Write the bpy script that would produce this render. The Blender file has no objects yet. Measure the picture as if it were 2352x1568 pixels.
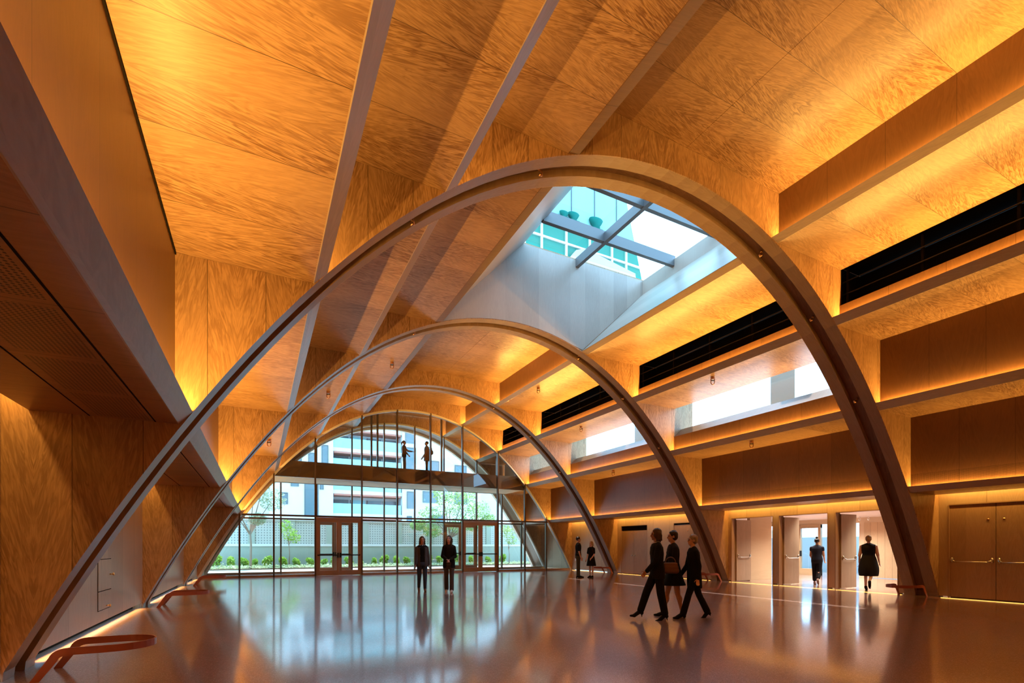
import bpy, bmesh, math, random
from math import sin, cos, pi, radians, sqrt
from mathutils import Vector, Matrix

# ------------------------------------------------------------------ camera, sky, sun, exposure
S = 0.908                       # drawing units of the hall -> metres
SC = bpy.context.scene
COL = SC.collection
SC.view_settings.view_transform = 'Standard'
SC.view_settings.look = 'None'
SC.view_settings.exposure = 0.0
SC.view_settings.gamma = 1.0
SC.view_settings.use_curve_mapping = False
SC.cycles.use_denoising = True
SC.cycles.max_bounces = 10
SC.cycles.diffuse_bounces = 6
SC.cycles.glossy_bounces = 4
SC.cycles.transparent_max_bounces = 16
SC.cycles.caustics_reflective = False
SC.cycles.caustics_refractive = False
SC.cycles.sample_clamp_indirect = 6.0

THETA = radians(27.026)
EYE = 1.52 * S
cam = bpy.data.cameras.new('camera')
cam.sensor_fit = 'HORIZONTAL'
cam.sensor_width = 36.0
cam.lens = 1140.05 / 2352 * 36.0
cam.shift_y = (1255.09 - 784.0) / 2352
cam.clip_end = 500
cam.clip_start = 0.05
cam_ob = bpy.data.objects.new('camera', cam)
cam_ob.location = (0, 0, EYE)
cam_ob.rotation_euler = (pi / 2, 0, -THETA)
COL.objects.link(cam_ob)
SC.camera = cam_ob

W = bpy.data.worlds.new('sky')
SC.world = W
W.use_nodes = True
bg = W.node_tree.nodes['Background']
bg.inputs[0].default_value = (0.36, 0.67, 1.0, 1)
bg.inputs[1].default_value = 7.0

sun = bpy.data.lights.new('sun', 'SUN')
sun.energy = 9.0
sun.angle = radians(0.6)
sun.color = (1.0, 0.95, 0.87)
sun_ob = bpy.data.objects.new('sun', sun)
sun_ob.rotation_euler = Vector((0.303, 0.285, 1.0)).to_track_quat('Z', 'Y').to_euler()
sun_ob.location = (20, 30, 40)
COL.objects.link(sun_ob)

LED = (1.0, 0.515, 0.105)
LED_W = 240.0                   # watts of one cove strip of a full bay
TOE_W, TOE_R, WASH_L, WASH_R = 55.0, 1.2, 48.0, 95.0


# ------------------------------------------------------------------ materials
def new_mat(name):
    m = bpy.data.materials.new(name)
    m.use_nodes = True
    nt = m.node_tree
    return m, nt, nt.nodes['Principled BSDF'], nt.nodes['Material Output']


def plain(name, col, rough=0.5, metal=0.0, spec=0.5, emit=None, estr=0.0):
    m, nt, b, out = new_mat(name)
    b.inputs['Base Color'].default_value = (*col, 1)
    b.inputs['Roughness'].default_value = rough
    b.inputs['Metallic'].default_value = metal
    b.inputs['Specular IOR Level'].default_value = spec
    if emit:
        b.inputs['Emission Color'].default_value = (*emit, 1)
        b.inputs['Emission Strength'].default_value = estr
    return m


class NT:
    """tiny helper to wire shader nodes"""
    def __init__(s, nt):
        s.nt = nt

    def n(s, typ, **kw):
        nd = s.nt.nodes.new(typ)
        for k, v in kw.items():
            setattr(nd, k, v)
        return nd

    def link(s, a, b):
        s.nt.links.new(a, b)

    def math(s, op, a, b=None, c=None):
        nd = s.n('ShaderNodeMath', operation=op)
        for i, x in enumerate((a, b, c)):
            if x is None:
                continue
            if isinstance(x, (int, float)):
                nd.inputs[i].default_value = x
            else:
                s.link(x, nd.inputs[i])
        return nd.outputs[0]

    def comb(s, x, y, z):
        nd = s.n('ShaderNodeCombineXYZ')
        for i, v in enumerate((x, y, z)):
            if isinstance(v, (int, float)):
                nd.inputs[i].default_value = v
            else:
                s.link(v, nd.inputs[i])
        return nd.outputs[0]

    def noise(s, vec, scale, detail=2.0, rough=0.5, dist=0.0):
        nd = s.n('ShaderNodeTexNoise')
        nd.inputs['Scale'].default_value = scale
        nd.inputs['Detail'].default_value = detail
        nd.inputs['Roughness'].default_value = rough
        nd.inputs['Distortion'].default_value = dist
        s.link(vec, nd.inputs['Vector'])
        return nd.outputs['Fac']

    def ramp(s, fac, stops):
        nd = s.n('ShaderNodeValToRGB')
        e = nd.color_ramp.elements
        while len(e) < len(stops):
            e.new(0.5)
        for el, (p, c) in zip(e, stops):
            el.position = p
            el.color = (*c, 1) if len(c) == 3 else c
        s.link(fac, nd.inputs[0])
        return nd.outputs[0]

    def mix(s, fac, a, b, blend='MIX'):
        nd = s.n('ShaderNodeMix', data_type='RGBA', blend_type=blend)
        for i, x in ((0, fac), (6, a), (7, b)):
            if isinstance(x, (int, float)):
                nd.inputs[i].default_value = x
            elif isinstance(x, tuple):
                nd.inputs[i].default_value = (*x, 1)
            else:
                s.link(x, nd.inputs[i])
        return nd.outputs[2]


def coords(k):
    tc = k.n('ShaderNodeTexCoord')
    sp = k.n('ShaderNodeSeparateXYZ')
    k.link(tc.outputs['Object'], sp.inputs[0])
    return [sp.outputs[i] for i in range(3)]


def veneer(name, grain, across, light, dark, figure=1.0, width=1.014, off=0.0, fig_scale=1.0,
           rough=0.33, seam=True, holes=None):
    """figured wood veneer: grain / across are axis numbers; panel seams every `width` metres"""
    m, nt, b, out = new_mat(name)
    k = NT(nt)
    xyz = coords(k)
    g, a = xyz[grain], xyz[across]
    t = xyz[3 - grain - across]
    u = k.math('DIVIDE', k.math('SUBTRACT', a, off), width)
    idx = k.math('FLOOR', u)
    fr = k.math('FRACT', u)
    wn = k.n('ShaderNodeTexWhiteNoise', noise_dimensions='1D')
    k.link(idx, wn.inputs['W'])
    rnd = wn.outputs['Value']
    third = k.math('ADD', k.math('MULTIPLY', rnd, 40.0), t)
    # mirror every second leaf, like book-matched veneer
    lf = k.math('PINGPONG', k.math('SUBTRACT', a, off), width / 2)
    slant = k.math('ADD', lf, k.math('MULTIPLY', g, 0.20))
    v1 = k.comb(k.math('MULTIPLY', slant, 23.0 * fig_scale), k.math('MULTIPLY', g, 2.6 * fig_scale), third)
    ripple = k.noise(v1, 1.0, 2.0, 0.55, 1.6)
    v2 = k.comb(k.math('MULTIPLY', lf, 110.0), k.math('MULTIPLY', g, 3.0), third)
    fibre = k.noise(v2, 1.0, 2.0, 0.6)
    v3 = k.comb(k.math('MULTIPLY', a, 0.9), k.math('MULTIPLY', g, 0.45), third)
    patch = k.noise(v3, 1.0, 1.0)
    pm = k.n('ShaderNodeMapRange')
    pm.inputs[1].default_value, pm.inputs[2].default_value = 0.3, 0.62
    pm.inputs[3].default_value, pm.inputs[4].default_value = 0.35 * figure, 1.0 * figure
    k.link(patch, pm.inputs[0])
    rp = k.n('ShaderNodeMapRange')
    rp.inputs[1].default_value, rp.inputs[2].default_value = 0.37, 0.63
    k.link(ripple, rp.inputs[0])
    f = k.math('MULTIPLY', rp.outputs[0], pm.outputs[0])
    c1 = k.mix(f, light, dark)
    c2 = k.mix(k.math('MULTIPLY', fibre, 0.5), c1, dark)
    tone = k.math('ADD', k.math('MULTIPLY', rnd, 0.16), 0.92)
    c3 = k.mix(1.0, c2, k.comb(tone, tone, tone), 'MULTIPLY')
    if seam:
        d = k.math('MINIMUM', fr, k.math('SUBTRACT', 1.0, fr))
        line = k.math('LESS_THAN', d, 0.0035 / width)
        c3 = k.mix(k.math('MULTIPLY', line, 0.8), c3, (0.05, 0.025, 0.012))
    if holes:
        pitch, boxes = holes              # drilled acoustic holes inside boxes in the grain/across plane
        fa = k.math('SUBTRACT', k.math('FRACT', k.math('DIVIDE', a, pitch)), 0.5)
        fg = k.math('SUBTRACT', k.math('FRACT', k.math('DIVIDE', g, pitch)), 0.5)
        r = k.math('SQRT', k.math('ADD', k.math('MULTIPLY', fa, fa), k.math('MULTIPLY', fg, fg)))
        hole = k.math('LESS_THAN', r, 0.30)
        inside = None
        for (g0, g1, a0, a1) in boxes:
            q = k.math('MULTIPLY', k.math('MULTIPLY', k.math('GREATER_THAN', g, g0), k.math('LESS_THAN', g, g1)),
                       k.math('MULTIPLY', k.math('GREATER_THAN', a, a0), k.math('LESS_THAN', a, a1)))
            inside = q if inside is None else k.math('MAXIMUM', inside, q)
        c3 = k.mix(k.math('MULTIPLY', hole, inside), c3, (0.012, 0.008, 0.006))
    k.link(c3, b.inputs['Base Color'])
    b.inputs['Roughness'].default_value = rough
    b.inputs['Specular IOR Level'].default_value = 0.4
    return m


WL, WD = (0.57, 0.36, 0.195), (0.21, 0.105, 0.045)
SEAM_OFF = 7.571 * S
M = {}
M['ceil'] = veneer('veneer_ceiling', 0, 1, WL, WD, 1.0, 1.0142, SEAM_OFF, fig_scale=1.35)
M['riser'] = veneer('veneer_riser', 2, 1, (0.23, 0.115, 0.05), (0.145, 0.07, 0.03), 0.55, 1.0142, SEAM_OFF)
M['panel'] = veneer('veneer_spandrel', 2, 0, WL, WD, 0.85, 0.62, 0.3, fig_scale=1.3)
M['wall'] = veneer('veneer_wall', 2, 1, (0.60, 0.44, 0.285), (0.44, 0.30, 0.18), 0.5, 1.0142, SEAM_OFF)
M['well'] = veneer('veneer_well_daylight_tint', 2, 0, (0.44, 0.38, 0.335), (0.29, 0.245, 0.21), 0.22, 0.6, 0.2, seam=False)  # same wood as the panels, with blue skylight mixed into its colour
M['wellslope'] = veneer('veneer_slope_daylight_tint', 1, 0, (0.46, 0.40, 0.34), (0.38, 0.32, 0.27), 0.2, 0.6, 0.2, seam=False)  # slope copy of the veneer, cool daylight likewise put into the colour
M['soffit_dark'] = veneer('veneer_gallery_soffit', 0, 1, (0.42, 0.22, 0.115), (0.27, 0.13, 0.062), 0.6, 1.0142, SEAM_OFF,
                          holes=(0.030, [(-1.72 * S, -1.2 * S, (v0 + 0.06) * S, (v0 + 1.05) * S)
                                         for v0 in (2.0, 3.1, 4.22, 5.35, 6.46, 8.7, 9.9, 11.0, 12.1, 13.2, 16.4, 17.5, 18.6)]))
M['riser_holes'] = veneer('veneer_riser_perforated', 2, 1, (0.23, 0.115, 0.05), (0.145, 0.07, 0.03), 0.55, 1.0142, SEAM_OFF,
                          holes=(0.020, [(3.0 * S, 3.62 * S, -8, 60)]))
M['beam'] = veneer('oak_beam', 1, 0, (0.52, 0.41, 0.32), (0.37, 0.285, 0.215), 0.6, 0.3, 0.1, seam=False)
M['flange'] = veneer('oak_arch', 0, 1, (0.40, 0.275, 0.185), (0.27, 0.175, 0.11), 0.55, 0.4, 0.1, seam=False, rough=0.36)
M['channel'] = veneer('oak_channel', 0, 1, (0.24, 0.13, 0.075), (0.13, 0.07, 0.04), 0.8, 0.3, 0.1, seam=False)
M['door'] = veneer('veneer_door', 2, 1, (0.52, 0.33, 0.18), (0.36, 0.21, 0.11), 0.6, 0.5, 0.1, seam=False)
M['doorleaf'] = veneer('veneer_open_leaf', 2, 0, (0.50, 0.36, 0.24), (0.38, 0.26, 0.165), 0.5, 0.5, 0.1, seam=False)
M['black'] = plain('black_void', (0.004, 0.004, 0.005), 0.9, spec=0.1)
M['rail'] = plain('dark_rail', (0.025, 0.024, 0.022), 0.4, 0.6)
M['gap'] = plain('shadow_gap', (0.01, 0.007, 0.005), 0.9, spec=0.1)
M['steel'] = plain('brushed_steel', (0.72, 0.70, 0.67), 0.28, 1.0)
M['brass'] = plain('brass', (0.78, 0.55, 0.28), 0.3, 1.0)
M['copper'] = plain('copper', (0.62, 0.34, 0.20), 0.35, 1.0)
M['bronze'] = plain('bronze_mullion', (0.14, 0.10, 0.07), 0.4, 0.5)
M['doorframe'] = plain('bronze_door_frame', (0.42, 0.27, 0.165), 0.4, 0.2)
M['frame_pale'] = plain('pale_metal_frame', (0.72, 0.69, 0.60), 0.35, 0.2)
M['dark'] = plain('dark_metal', (0.02, 0.018, 0.018), 0.45, 0.4)
M['red'] = plain('red_paint', (0.36, 0.095, 0.06), 0.32, 0.0)
M['white'] = plain('white_render', (0.80, 0.80, 0.78), 0.85, spec=0.2)
M['offwhite'] = plain('lobby_white', (0.78, 0.74, 0.68), 0.7, spec=0.3)
M['skybar'] = plain('skylight_bar', (0.15, 0.15, 0.155), 0.4, 0.4)
M['plate'] = plain('white_plastic', (0.75, 0.75, 0.72), 0.5)


def terrazzo():
    m, nt, b, out = new_mat('terrazzo_floor')
    k = NT(nt)
    xyz = coords(k)
    v = k.comb(*xyz)
    vor = k.n('ShaderNodeTexVoronoi')
    vor.inputs['Scale'].default_value = 130.0
    k.link(v, vor.inputs['Vector'])
    hue = k.n('ShaderNodeSeparateColor')
    k.link(vor.outputs['Color'], hue.inputs[0])
    chips = k.ramp(hue.outputs[0], [(0.0, (0.26, 0.145, 0.12)), (0.55, (0.33, 0.195, 0.165)), (0.8, (0.41, 0.26, 0.225)), (1.0, (0.62, 0.48, 0.43))])
    big = k.noise(v, 0.55, 4.0, 0.6)
    tone = k.ramp(big, [(0.3, (0.82, 0.80, 0.80)), (0.7, (1.08, 1.06, 1.05))])
    c = k.mix(1.0, chips, tone, 'MULTIPLY')
    crack = k.noise(v, 0.9, 5.0, 0.65, 2.0)
    cl = k.math('LESS_THAN', k.math('ABSOLUTE', k.math('SUBTRACT', crack, 0.5)), 0.0035)
    c = k.mix(k.math('MULTIPLY', cl, 0.25), c, (0.5, 0.42, 0.36))
    k.link(c, b.inputs['Base Color'])
    rr = k.ramp(big, [(0.3, (0.28, 0.28, 0.28)), (0.75, (0.38, 0.38, 0.38))])
    k.link(rr, b.inputs['Roughness'])
    b.inputs['Specular IOR Level'].default_value = 0.5
    b.inputs['Coat Weight'].default_value = 1.0
    b.inputs['Coat Roughness'].default_value = 0.10
    b.inputs['Coat IOR'].default_value = 1.65
    return m


M['floor'] = terrazzo()


def glass(name, tint=(0.93, 0.97, 0.95), rmin=0.06):
    m, nt, b, out = new_mat(name)
    nt.nodes.remove(b)
    k = NT(nt)
    tr = k.n('ShaderNodeBsdfTransparent')
    tr.inputs[0].default_value = (*tint, 1)
    gl = k.n('ShaderNodeBsdfGlossy')
    gl.inputs['Roughness'].default_value = 0.0
    lw = k.n('ShaderNodeLayerWeight')
    lw.inputs['Blend'].default_value = 0.5
    f = k.math('ADD', k.math('MULTIPLY', k.math('POWER', lw.outputs['Facing'], 5.0), 0.9), rmin)
    mx = k.n('ShaderNodeMixShader')
    k.link(f, mx.inputs[0])
    k.link(tr.outputs[0], mx.inputs[1])
    k.link(gl.outputs[0], mx.inputs[2])
    k.link(mx.outputs[0], out.inputs[0])
    return m


M['glass'] = glass('clear_glass', rmin=0.10)
M['tealglass'] = plain('teal_glass_cladding', (0.03, 0.46, 0.40), 0.08, 0.0, 0.6)
M['tealpale'] = plain('pale_teal_glass', (0.20, 0.62, 0.58), 0.06, 0.0, 0.6)


# ------------------------------------------------------------------ mesh helpers
class MB:
    def __init__(s):
        s.v, s.f = [], []

    def add(s, vs, fs):
        o = len(s.v)
        s.v += [tuple(p) for p in vs]
        s.f += [tuple(i + o for i in q) for q in fs]
        return s

    def box(s, x0, x1, y0, y1, z0, z1):
        vs = [(x, y, z) for z in (z0, z1) for y in (y0, y1) for x in (x0, x1)]
        return s.add(vs, [(0, 2, 3, 1), (4, 5, 7, 6), (0, 1, 5, 4), (2, 6, 7, 3), (0, 4, 6, 2), (1, 3, 7, 5)])

    def prism(s, poly, y0, y1):
        """poly in the (x, z) plane pushed from y0 to y1"""
        n = len(poly)
        vs = [(x, y0, z) for x, z in poly] + [(x, y1, z) for x, z in poly]
        fs = [tuple(range(n)), tuple(range(2 * n - 1, n - 1, -1))]
        fs += [(i, i + n, (i + 1) % n + n, (i + 1) % n) for i in range(n)]
        return s.add(vs, fs)

    def band(s, inner, outer, y0, y1):
        """a strip between two polylines of equal length, pushed from y0 to y1"""
        n = len(inner)
        vs = [(x, y, z) for y in (y0, y1) for line in (inner, outer) for x, z in line]
        I0, O0, I1, O1 = 0, n, 2 * n, 3 * n
        fs = []
        for i in range(n - 1):
            fs += [(I0 + i, I0 + i + 1, O0 + i + 1, O0 + i), (I1 + i, O1 + i, O1 + i + 1, I1 + i + 1),
                   (I0 + i, I1 + i, I1 + i + 1, I0 + i + 1), (O0 + i, O0 + i + 1, O1 + i + 1, O1 + i)]
        fs += [(I0, O0, O1, I1), (I0 + n - 1, I1 + n - 1, O1 + n - 1, O0 + n - 1)]
        return s.add(vs, fs)

    def tube(s, path, r, seg=8, closed=False, r2=None):
        """a round tube along a path; r may be a list of radii"""
        P = [Vector(p) for p in path]
        n = len(P)
        rs = r if isinstance(r, (list, tuple)) else [r] * n
        vs, fs = [], []
        up = None
        for i, p in enumerate(P):
            a = P[(i - 1) % n] if (closed or i > 0) else p
            b = P[(i + 1) % n] if (closed or i < n - 1) else p
            t = (b - a).normalized()
            if up is None:
                up = Vector((0, 0, 1)) if abs(t.z) < 0.9 else Vector((1, 0, 0))
            x = t.cross(up)
            if x.length < 1e-5:
                x = t.orthogonal()
            x.normalize()
            up = x.cross(t)
            for j in range(seg):
                q = 2 * pi * j / seg
                vs.append(p + x * cos(q) * rs[i] + up * sin(q) * (r2[i] if r2 else rs[i]))
        m = n if closed else n - 1
        for i in range(m):
            for j in range(seg):
                a, b = i * seg + j, i * seg + (j + 1) % seg
                c, d = ((i + 1) % n) * seg + (j + 1) % seg, ((i + 1) % n) * seg + j
                fs.append((a, b, c, d))
        if not closed:
            fs += [tuple(range(seg - 1, -1, -1)), tuple(range((n - 1) * seg, n * seg))]
        return s.add(vs, fs)

    def capsule(s, p0, r0, p1, r1, seg=12, rings=4, flat=None):
        """rounded, tapering limb; flat=(axis vector, factor) squashes it"""
        p0, p1 = Vector(p0), Vector(p1)
        d = (p1 - p0)
        L = d.length or 1e-4
        t = d / L
        x = t.orthogonal().normalized()
        y = t.cross(x)
        prof = [(-r0 * cos(q), r0 * sin(q)) for q in [pi / 2 * i / rings for i in range(rings + 1)]]
        prof += [(L + r1 * sin(q), r1 * cos(q)) for q in [pi / 2 * i / rings for i in range(rings + 1)]]
        vs, fs = [], []
        for h, r in prof:
            for j in range(seg):
                q = 2 * pi * j / seg
                off = x * cos(q) * max(r, 1e-4) + y * sin(q) * max(r, 1e-4)
                if flat:
                    ax = Vector(flat[0])
                    off -= ax * off.dot(ax) * (1 - flat[1])
                vs.append(p0 + t * h + off)
        n = len(prof)
        for i in range(n - 1):
            for j in range(seg):
                fs.append((i * seg + j, i * seg + (j + 1) % seg, (i + 1) * seg + (j + 1) % seg, (i + 1) * seg + j))
        fs += [tuple(range(seg - 1, -1, -1)), tuple(range((n - 1) * seg, n * seg))]
        return s.add(vs, fs)

    def ball(s, c, rx, ry, rz, seg=16, rings=10, rot=None):
        c = Vector(c)
        vs, fs = [], []
        for i in range(rings + 1):
            p = pi * i / rings
            for j in range(seg):
                q = 2 * pi * j / seg
                o = Vector((rx * max(sin(p), 1e-3) * cos(q), ry * max(sin(p), 1e-3) * sin(q), rz * cos(p)))
                if rot:
                    o = rot @ o
                vs.append(c + o)
        for i in range(rings):
            for j in range(seg):
                fs.append((i * seg + j, (i + 1) * seg + j, (i + 1) * seg + (j + 1) % seg, i * seg + (j + 1) % seg))
        fs += [tuple(range(seg)), tuple(range((rings + 1) * seg - 1, rings * seg - 1, -1))]
        return s.add(vs, fs)

    def loft(s, rings, seg=24):
        """rings: (centre, rx, ry) stacked; closed ends"""
        vs, fs = [], []
        for c, rx, ry in rings:
            for j in range(seg):
                q = 2 * pi * j / seg
                vs.append((c[0] + rx * cos(q), c[1] + ry * sin(q), c[2]))
        for i in range(len(rings) - 1):
            for j in range(seg):
                fs.append((i * seg + j, i * seg + (j + 1) % seg, (i + 1) * seg + (j + 1) % seg, (i + 1) * seg + j))
        fs += [tuple(range(seg - 1, -1, -1)), tuple(range((len(rings) - 1) * seg, len(rings) * seg))]
        return s.add(vs, fs)

    def turn(s, mat):
        s.v = [tuple(mat @ Vector(p)) for p in s.v]
        return s

    def build(s, name, mat, parent=None, scale=1.0, smooth=False, bevel=0.0, base=None):
        me = bpy.data.meshes.new(name)
        off = Vector(base) if base else Vector((0, 0, 0))
        me.from_pydata([tuple(Vector(p) * scale - off) for p in s.v], [], s.f)
        bm = bmesh.new()
        bm.from_mesh(me)
        bmesh.ops.recalc_face_normals(bm, faces=bm.faces)
        bm.to_mesh(me)
        bm.free()
        me.materials.append(mat)
        if smooth:
            me.polygons.foreach_set('use_smooth', [True] * len(me.polygons))
        ob = bpy.data.objects.new(name, me)
        COL.objects.link(ob)
        if base:
            ob.location = off
        if parent:
            ob.parent = parent
            if base:
                ob.location = (0, 0, 0)
        if bevel:
            md = ob.modifiers.new('bevel', 'BEVEL')
            md.width = bevel
            md.segments = 2
            md.limit_method = 'ANGLE'
        return ob


def struct(o, label=None, cat=None):
    o['kind'] = 'structure'
    if label:
        o['label'], o['category'] = label, cat
    return o


def tag(o, label, cat, group=None, kind=None):
    o['label'], o['category'] = label, cat
    if group:
        o['group'] = group
    if kind:
        o['kind'] = kind
    return o


def empty(name, loc=(0, 0, 0), rz=0.0):
    o = bpy.data.objects.new(name, None)
    o.empty_display_size = 0.2
    o.location = loc
    o.rotation_euler = (0, 0, rz)
    COL.objects.link(o)
    return o


def kids(o):
    return [c for c in bpy.data.objects if c.parent == o]


def copy_tree(o, parent=None):
    c = o.copy()
    COL.objects.link(c)
    if parent:
        c.parent = parent
    for ch in kids(o):
        copy_tree(ch, c)
    return c


def strip_light(name, c, direction, length, width, watts, col=LED, along='Y', spread=180):
    """a linear LED luminaire: its light, lying along the hall (Y) or across it (X)"""
    L = bpy.data.lights.new(name, 'AREA')
    L.shape = 'RECTANGLE'
    L.size, L.size_y = width, length
    L.energy = watts
    L.color = col
    L.spread = radians(spread)
    o = bpy.data.objects.new(name, L)
    z = -Vector(direction).normalized()
    y = Vector((0, 1, 0)) if along == 'Y' else Vector((1, 0, 0))
    x = y.cross(z).normalized()
    y = z.cross(x)
    R = Matrix((x, y, z)).transposed()
    o.rotation_euler = R.to_euler()
    o.location = c
    COL.objects.link(o)
    return o


# ------------------------------------------------------------------ the vault: section and rhythm (drawing units)
C0 = 7.95
DF = 10.52                       # half width at the floor


def arch_z(d):
    d2 = d * d
    return max(0.0, 9.2335 - 6.77481e-2 * d2 - 1.88659e-4 * d2 ** 2 + 7.22773e-7 * d2 ** 3 - 2.14371e-9 * d2 ** 4)


def arch_line(off=0.0, n=72):
    """the intrados from left foot to right foot, moved outward by off"""
    pts = []
    for i in range(n + 1):
        q = -pi / 2 + pi * i / n
        d = DF * sin(q)
        d = math.copysign(DF * (abs(d) / DF) ** 1.0, d)
        e = 1e-3
        ad = min(abs(d), DF - e)
        dz = (arch_z(ad + e) - arch_z(max(ad - e, 0))) / (e + min(e, ad))
        nx, nz = (-dz * math.copysign(1, d), 1.0)
        ln = sqrt(nx * nx + nz * nz)
        z = arch_z(abs(d)) if i not in (0, n) else 0.0
        pts.append((C0 + d + off * nx / ln, z + off * nz / ln))
    if off:
        pts[0] = (pts[0][0], 0.0)
        pts[-1] = (pts[-1][0], 0.0)
    return pts


ARCH = arch_line()
RIBS = [(2.70, 2.93), (5.08, 5.28), (7.07, 7.25), (8.71, 8.86)]      # top edge, bottom edge (distance from the axis)
RISER = [2.98, 5.40, 7.30, 8.90]
ZS = [8.665, 7.205, 5.262, 3.085]                                     # soffit levels
ZTOP = 9.84
WALL = 10.53
FINS = [(-0.05, 0.865), (7.571, 8.486), (15.19, 16.105), (22.81, 23.725)]
GLASS_V = 27.62
BAYS = [(-6.70, -0.05), (0.865, 7.571), (8.486, 15.19), (16.105, 22.81), (23.725, 27.5), (27.95, 31.0)]

OUTLINE_L, OUTLINE_R, OUTLINE_T = -2.85, 18.75, 12.1


def timber_arch(v0, v1, label, flange=0.31, groove=True, top=OUTLINE_T, fl=None):
    fl = fl or M['flange']
    base = Vector((C0, (v0 + v1) / 2, 0)) * S
    root = empty('timber_arch', base)
    tag(root, label, 'arch', None)

    def slab(a, b, off):
        line = arch_line(off) if off else ARCH
        poly = list(line) + [(OUTLINE_R, 0), (OUTLINE_R, 3.66), (17.2, 3.66), (17.2, 5.3), (16.3, 5.3), (16.3, top), (OUTLINE_L, top), (OUTLINE_L, 0)]
        return MB().prism(poly, a, b)
    slab(v0, v0 + 0.02, 0).build('front_spandrel', M['panel'], root, S, base=base)
    slab(v1 - 0.02, v1, 0).build('rear_spandrel', M['panel'], root, S, base=base)
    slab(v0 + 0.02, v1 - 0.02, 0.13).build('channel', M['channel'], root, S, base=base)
    out = arch_line(0.14)
    MB().band(ARCH, out, v0 + 0.02, v0 + flange).build('front_flange', fl, root, S, base=base)
    MB().band(ARCH, out, v1 - flange, v1 - 0.02).build('rear_flange', fl, root, S, base=base)
    return root


timber_arch(*FINS[0], 'curved timber arch standing over the camera position')
timber_arch(*FINS[1], 'largest curved timber arch, spanning the hall in the foreground')
timber_arch(*FINS[2], 'second curved timber arch, below the far side of the skylight')
timber_arch(*FINS[3], 'slender timber arch nearest in front of the glass facade')


# ------------------------------------------------------------------ floor, ribs, soffits, risers
struct(MB().box(-2.9, 18.75, -7.2, 27.95, -0.2, 0).build('floor', M['floor'], None, S))
trim_n = [0]


def slab(u0, u1, v0, v1, z0, z1, name, mat):
    return struct(MB().box(u0, u1, v0, v1, z0, z1).build(name, mat, None, S))


def vault_bay(bi, v0, v1):
    skylight = bi == 2
    clerestory = bi in (2, 3, 4)
    full = (v1 - v0) / 6.7
    a, b = v0 - 0.01, v1 + 0.01
    if not skylight:
        slab(C0 - 2.98, C0 - 0.004, a, b, ZTOP, ZTOP + 0.05, 'ceiling', M['ceil'])
        slab(C0 + 0.004, C0 + 2.98, a, b, ZTOP, ZTOP + 0.05, 'ceiling', M['ceil'])
        slab(C0 - 0.05, C0 + 0.05, a, b, ZTOP + 0.05, ZTOP + 0.08, 'ceiling', M['gap'])
    for side in (-1, 1):
        U = lambda d: C0 + side * d
        lo = lambda d0, d1: (min(U(d0), U(d1)), max(U(d0), U(d1)))
        sname = 'right' if side > 0 else 'left'
        for i in range(4):
            dt, db = RIBS[i]
            zt, zb = arch_z(dt), arch_z(db)
            zb = ZS[i]
            poly = [(U(dt), zt), (U(db), zb), (U(db + 0.012), zb), (U(db + 0.03), zb + 0.03), (U(dt + 0.05), zt)]
            trim_n[0] += 1
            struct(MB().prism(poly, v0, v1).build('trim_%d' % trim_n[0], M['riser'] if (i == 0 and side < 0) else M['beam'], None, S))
            # soffit behind the rib
            d_end = RISER[i + 1] + 0.05 if i < 3 else (10.30 if bi < 5 else WALL + 0.05)
            mat = M['ceil']
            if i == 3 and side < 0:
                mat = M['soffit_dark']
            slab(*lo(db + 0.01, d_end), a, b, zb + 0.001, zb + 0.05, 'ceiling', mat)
            # riser above the rib
            ztop = ZTOP if i == 0 else ZS[i - 1]
            r0 = RISER[i]
            if i == 0 and skylight:
                continue
            if i == 1 and side > 0 and bi != 0 and bi != 5:
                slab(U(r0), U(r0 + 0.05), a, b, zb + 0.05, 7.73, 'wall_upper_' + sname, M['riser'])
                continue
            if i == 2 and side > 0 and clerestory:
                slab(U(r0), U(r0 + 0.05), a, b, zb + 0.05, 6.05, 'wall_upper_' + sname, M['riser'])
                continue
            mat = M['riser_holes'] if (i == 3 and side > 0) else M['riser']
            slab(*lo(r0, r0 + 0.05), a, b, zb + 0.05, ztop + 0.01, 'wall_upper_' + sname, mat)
        # cove light strips, lying behind the ribs
        if bi <= 5:
            for i in range(4):
                if side < 0 and i == 0:
                    continue
                if skylight and i == 0:
                    continue
                dt, db = RIBS[i]
                w = (0.3 if skylight and side < 0 and i in (1, 2) else 1.0) * LED_W * full * (0.6 if bi == 5 else 1.0) * {(-1, 3): 0.95, (-1, 2): 0.35, (-1, 1): 0.35, (1, 0): 1.9, (1, 1): 1.0, (1, 2): 0.65, (1, 3): 0.5}[(side, i)]  # skylight bay: middle left strips are added dim fill
                c = Vector((U(RISER[i] - 0.035), (v0 + v1) / 2, arch_z(dt) - (0.02 if i == 0 else 0.045))) * S
                strip_light('cove_light', c, (-side * 0.2, 0, 1), (v1 - v0 - 0.1) * S, 0.035, w)


for bi, (v0, v1) in enumerate(BAYS):
    vault_bay(bi, v0, v1)

# dark joint between gallery riser and ceiling
for v0, v1 in BAYS[1:2]:
    slab(C0 - 8.90, C0 - 8.885, v0, v1, 5.235, 5.262, 'trim_left', M['gap'])
# dark joints in the gallery soffit
for v0, v1 in BAYS[1:4]:
    slab(-1.16, -1.145, v0, v1, 3.082, 3.087, 'trim_gallery', M['gap'])
    slab(-1.806, -1.795, v0, v1, 3.082, 3.087, 'trim_gallery', M['gap'])

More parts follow.
